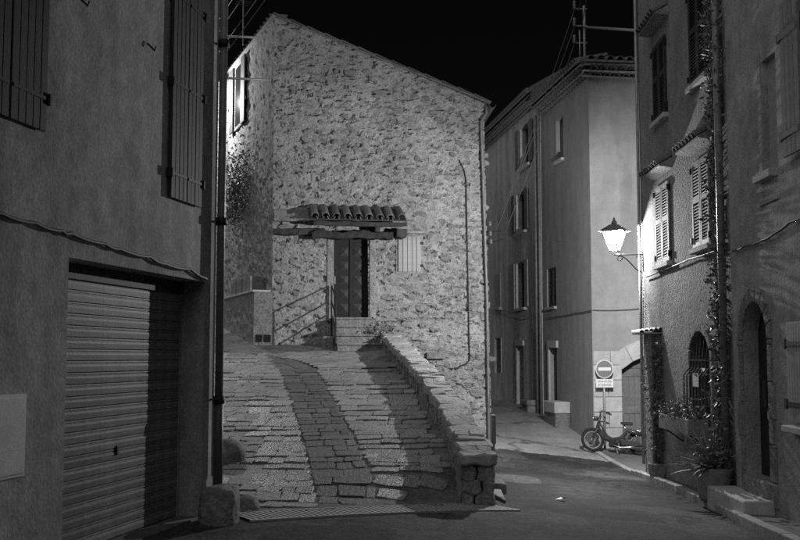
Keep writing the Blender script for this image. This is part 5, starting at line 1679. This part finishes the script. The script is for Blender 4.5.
# big pot with sword leaves
bp_ = P(711, 497, 14.9); bp_ = Vector((4.40, 14.9, gz(4.4, 14.9) + .085))
pot = empty('stone_pot', bp_, 'large rough pot of sword leaved plants beside the door step', 'pot')
MB().lathe(bp_, [(.19, 0), (.21, .03), (.23, .2), (.25, .38), (.27, .44), (.25, .46), (.22, .44), (.20, .40)], 16).build('body', M_POT, pot, True)
MB().lathe(bp_ + Vector((0, 0, .36)), [(.22, 0), (.22, .05)], 14).build('soil', M_SOIL, pot)
yc_ = empty('yucca', bp_ + Vector((0, 0, .4)), 'spiky sword leaved plant growing in the large rough pot', 'plant')
for k in range(70):
    an = rnd.uniform(0, 2 * math.pi); el = rnd.uniform(.05, 1.25); L_ = rnd.uniform(.5, .95)
    d = Vector((math.cos(an) * math.cos(el), math.sin(an) * math.cos(el), math.sin(el)))
    sd = Vector((-math.sin(an), math.cos(an), 0))
    b = bp_ + Vector((0, 0, .42)) + d * .04
    if d.x > .35: continue
    mb = MB(); N_ = 5
    for i in range(N_ + 1):
        t = i / N_; c = b + d * L_ * t + Vector((0, 0, -.28 * t * t * math.cos(el) * L_)); w = .03 * (1 - t) ** .7 * (1 if t > .1 else .8)
        mb.v += [tuple(c - sd * w), tuple(c + Vector((0, 0, -.006))), tuple(c + sd * w)]
    for i in range(N_):
        for j in range(2): mb.f.append((i * 3 + j, i * 3 + j + 1, (i + 1) * 3 + j + 1, (i + 1) * 3 + j))
    mb.build('leaf', M_LEAF2, yc_, True)
pts = [bp_ + Vector((rnd.gauss(.02, .16), rnd.gauss(-.05, .2), .62 + rnd.gauss(0, .16))) for k in range(200)]
mb = MB(); leaves(mb, pts, .10, rnd, .2); mb.build('foliage', M_LEAF, yc_)['kind'] = 'stuff'
mb = MB(); leaves(mb, pts[::6], .09, rnd, .1); mb.build('pale_leaves', M_LEAF2, yc_)['kind'] = 'stuff'
# creeper and shrub high on the stone house side wall
sb = empty('wall_shrub', WSS.pt(3.0, 5.2, .1), 'dark shrub hanging on the side wall of the stone house', 'shrub')
pts = []
for k in range(1100):
    t = rnd.random()
    pts.append(WSS.pt(3.3 + rnd.gauss(0, .75), 6.35 + rnd.gauss(0, .5) - .25 * t, .1 + abs(rnd.gauss(0, .16))))
mb = MB(); leaves(mb, pts, .11, rnd); mb.build('foliage', M_LEAF, sb)['kind'] = 'stuff'
for k in range(12):
    a = WSS.pt(4.2 + .1 * k * (k % 2), 5.6, .05); b = WSS.pt(2.2 + .2 * k, 6.2 + .13 * (k % 5), .3)
    MB().tube([a, (a + b) / 2 + Vector((0, 0, .2)), b], [.02, .014, .006], 5).build('branch', M_BRANCH, sb, True)
# small plant at the top of the parapet
q = P(386, 330, 24.6)
sp_ = empty('small_shrub', (q.x, q.y, zr(q.x - .3, q.y)), 'small leafy shrub at the upper end of the parapet', 'shrub')
pts = [q + Vector((rnd.gauss(.0, .18), rnd.gauss(.1, .15), rnd.gauss(-.05, .14))) for k in range(360)]
mb = MB(); leaves(mb, pts, .08, rnd); mb.build('foliage', M_LEAF, sp_)['kind'] = 'stuff'
for k in range(5):
    MB().tube([(q.x, q.y + .1, zr(q.x - .3, q.y) + .2), q + Vector((rnd.gauss(0, .14), .1, rnd.uniform(-.1, .1)))], [.01, .004], 5).build('branch', M_BRANCH, sp_)

# ================================================================== CABLES, POLES
def cable(pts, r, label, cat='cable', sag=.0, m_=M_CABLE, name='cable', group=None):
    pts = [Vector(p) for p in pts]; out = []
    for a, b in zip(pts, pts[1:]):
        n = 10
        for k in range(n):
            t = k / n; out.append(a.lerp(b, t) - Vector((0, 0, sag * 4 * t * (1 - t))))
    out.append(pts[-1])
    o = MB().tube(out, r, 6).build(name, m_, None, True)
    return tag(o, label, cat, group)
def wp(W, px, py, d=.03):
    u, z = W.hit(px, py, d); return W.pt(u, z, d)
cable([wp(WLft, -20, 207), wp(WLft, 0, 213), wp(WLft, 35, 223), wp(WLft, 62, 231), wp(WLft, 70, 233), wp(WLft, 105, 244), wp(WLft, 120, 249), wp(WLft, 150, 257), wp(WLft, 165, 264), wp(WLft, 190, 269), wp(WLft, 207, 279)], .016, 'black cable drooping along the wall above the garage shutter', sag=.015)
cable([wp(WE, 646, 277, .05), wp(WE, 660, 271, .05), wp(WE, 690, 259, .05), wp(WE, 720, 249, .07)], .014, 'cable clipped under the louvered windows of the corner house', sag=.01)
cable([wp(WE, 733, 251, .07), wp(WE, 745, 246, .07), wp(WE, 763, 240, .06), wp(WE, 775, 233, .06), wp(WE, 790, 222, .06), wp(WE, 812, 212, .06)], .017, 'twisted cable running over the arched doorway', sag=.012)
cable([wp(WC, 592, 310, .04), wp(WC, 575, 313, .04), wp(WC, 560, 316, .04), wp(WC, 545, 318, .05)], .014, 'cable along the street wall beside the stone bench', sag=.01)
cable([wp(WCE, 593, 310, .04), wp(WCE, 620, 310, .04), wp(WCE, 644, 308, .04)], .014, 'cable across the smooth end wall above the stone arch', sag=.01)
cable([wp(WD, 540, 312, .1), wp(WD, 525, 316, .1), wp(WD, 505, 310, .1), wp(WD, 492, 314, .1)], .016, 'pale cable along the front of the grey street house', sag=.02, m_=M_STEEL)
# pole on the corner of the far roof
pb_ = P(584, 70, 26.2)
pe = empty('electric_pole', P(584, 66, 26.2), 'steel cable mast with insulators on the roof corner', 'mast')
tp = P(584, 6, 26.2)
MB().tube([P(585, 78, 26.2), tp], .035, 8).build('mast_tube', M_STEEL, pe, True)
MB().tube([P(580, 62, 26.2), P(579.5, 30, 26.2)], .02, 6).build('mast_tube', M_STEEL, pe, True)
for py in (9, 26, 43):
    MB().tube([P(574, py, 26.2), P(587, py, 26.2)], .018, 6).build('cross_bar', M_STEEL, pe)
    c = P(574.5, py, 26.2)
    MB().lathe(c - Vector((0, 0, .02)), [(.03, 0), (.055, .04), (.035, .08), (.055, .12), (.035, .16), (.05, .2), (.02, .24)], 8).build('insulator', M_INSUL, pe, True)
MB().tube([P(584, 27, 26.2), WE.pt(-.05, WE.hit(641, 26)[1], .02)], .028, 8).build('stay_bar', M_STEEL, pe, True)
g1 = 'overhead wires from the roof mast'
for k, (pa, pb2) in enumerate((((575, 8), (498, 223)), ((575, 25), (492, 240)), ((575, 42), (505, 232)))):
    cable([P(*pa, 26.2), P(*pb2, 33.0 if False else 27.0)], .011, 'thin wire from the %s arm of the roof mast down to the stone house' % ('top', 'middle', 'bottom')[k], sag=.12, group=g1)
for k, (px, x2) in enumerate(((585, 600), (588, 606))):
    cable([P(px - 6, 9 + 17 * k, 26.2), P(x2 - 10, -60, 20)], .011, 'thin wire rising over the street from the %s arm of the roof mast' % ('top', 'middle')[k], group='overhead wires over the street')
ib = empty('wire_bracket', WSH.pt(UR, WSH.hit(489, 235)[1], .05), 'small insulator bracket at the stone house corner', 'bracket')
MB().tube([shp(487, 232, .05), shp(502, 231, .35), shp(503, 239, .35), shp(487, 244, .05)], .012, 6).build('frame', M_IRON, ib)
for (px, py) in ((490, 226), (490.5, 236), (491, 244)):
    MB().lathe(shp(px, py, .2), [(.03, 0), (.05, .03), (.03, .06), (.05, .09), (.02, .13)], 8).build('insulator', M_INSUL, ib, True)
# brackets on the corner of the stone house, wires above the lane
wb_ = empty('corner_bracket', WSH.pt(UL, WSH.hit(270, 37)[1], .05), 'pair of steel wire bars at the top corner of the stone house', 'bracket')
for (pa, pb2) in (((267, 38), (221, 36)), ((270, 80), (224, 78))):
    a = WSH.pt(*WSH.hit(*pa, .05), .05); b = P(pb2[0], pb2[1], 25.0)
    MB().tube([a, b], .03, 8).build('bar', M_STEEL, wb_, True)
# aerial
an0 = WSS.pt(3.2, ztL, -.4)
ae = empty('aerial', an0, 'television aerial on the roof behind the stone house corner', 'aerial')
q0 = P(243, 45, 29.0); q1 = P(243.5, -8, 29.0)
MB().tube([q0, q1], .02, 6).build('mast', M_STEEL, ae)
for k in range(4):
    MB().tube([P(236 + k * 1.2, 4 - k * 2, 28.6 + .2 * k), P(249 + k * 1.2, 6 - k * 2, 29.2 + .2 * k)], .009, 5).build('element', M_STEEL, ae)
MB().tube([P(243, 1, 28.6), P(248, -8, 29.6)], .012, 5).build('boom', M_STEEL, ae)
g2 = 'wires over the lane beside the stone house'
for (x0, y0, x1, y1) in ((224, 12, 236, -6), (221, 28, 248, -10), (228, 38, 262, -8), (218, 62, 268, -4)):
    cable([P(x0 - 12, y0 + 18, 27), P(x1, y1, 22)], .010, 'thin overhead wire crossing above the lane by the stone house', group=g2)
# litter
q = gz_hit(560, 500)
o = MB().poly([q + Vector((-.07, 0, .012)), q + Vector((.0, -.06, .02)), q + Vector((.09, .0, .012)), q + Vector((.02, .07, .03))]).poly([q + Vector((.0, -.06, .021)), q + Vector((.05, -.09, .05)), q + Vector((.09, .0, .013))]).build('paper_scrap', M_WHITE)
tag(o, 'crumpled scrap of pale paper lying on the asphalt', 'litter')
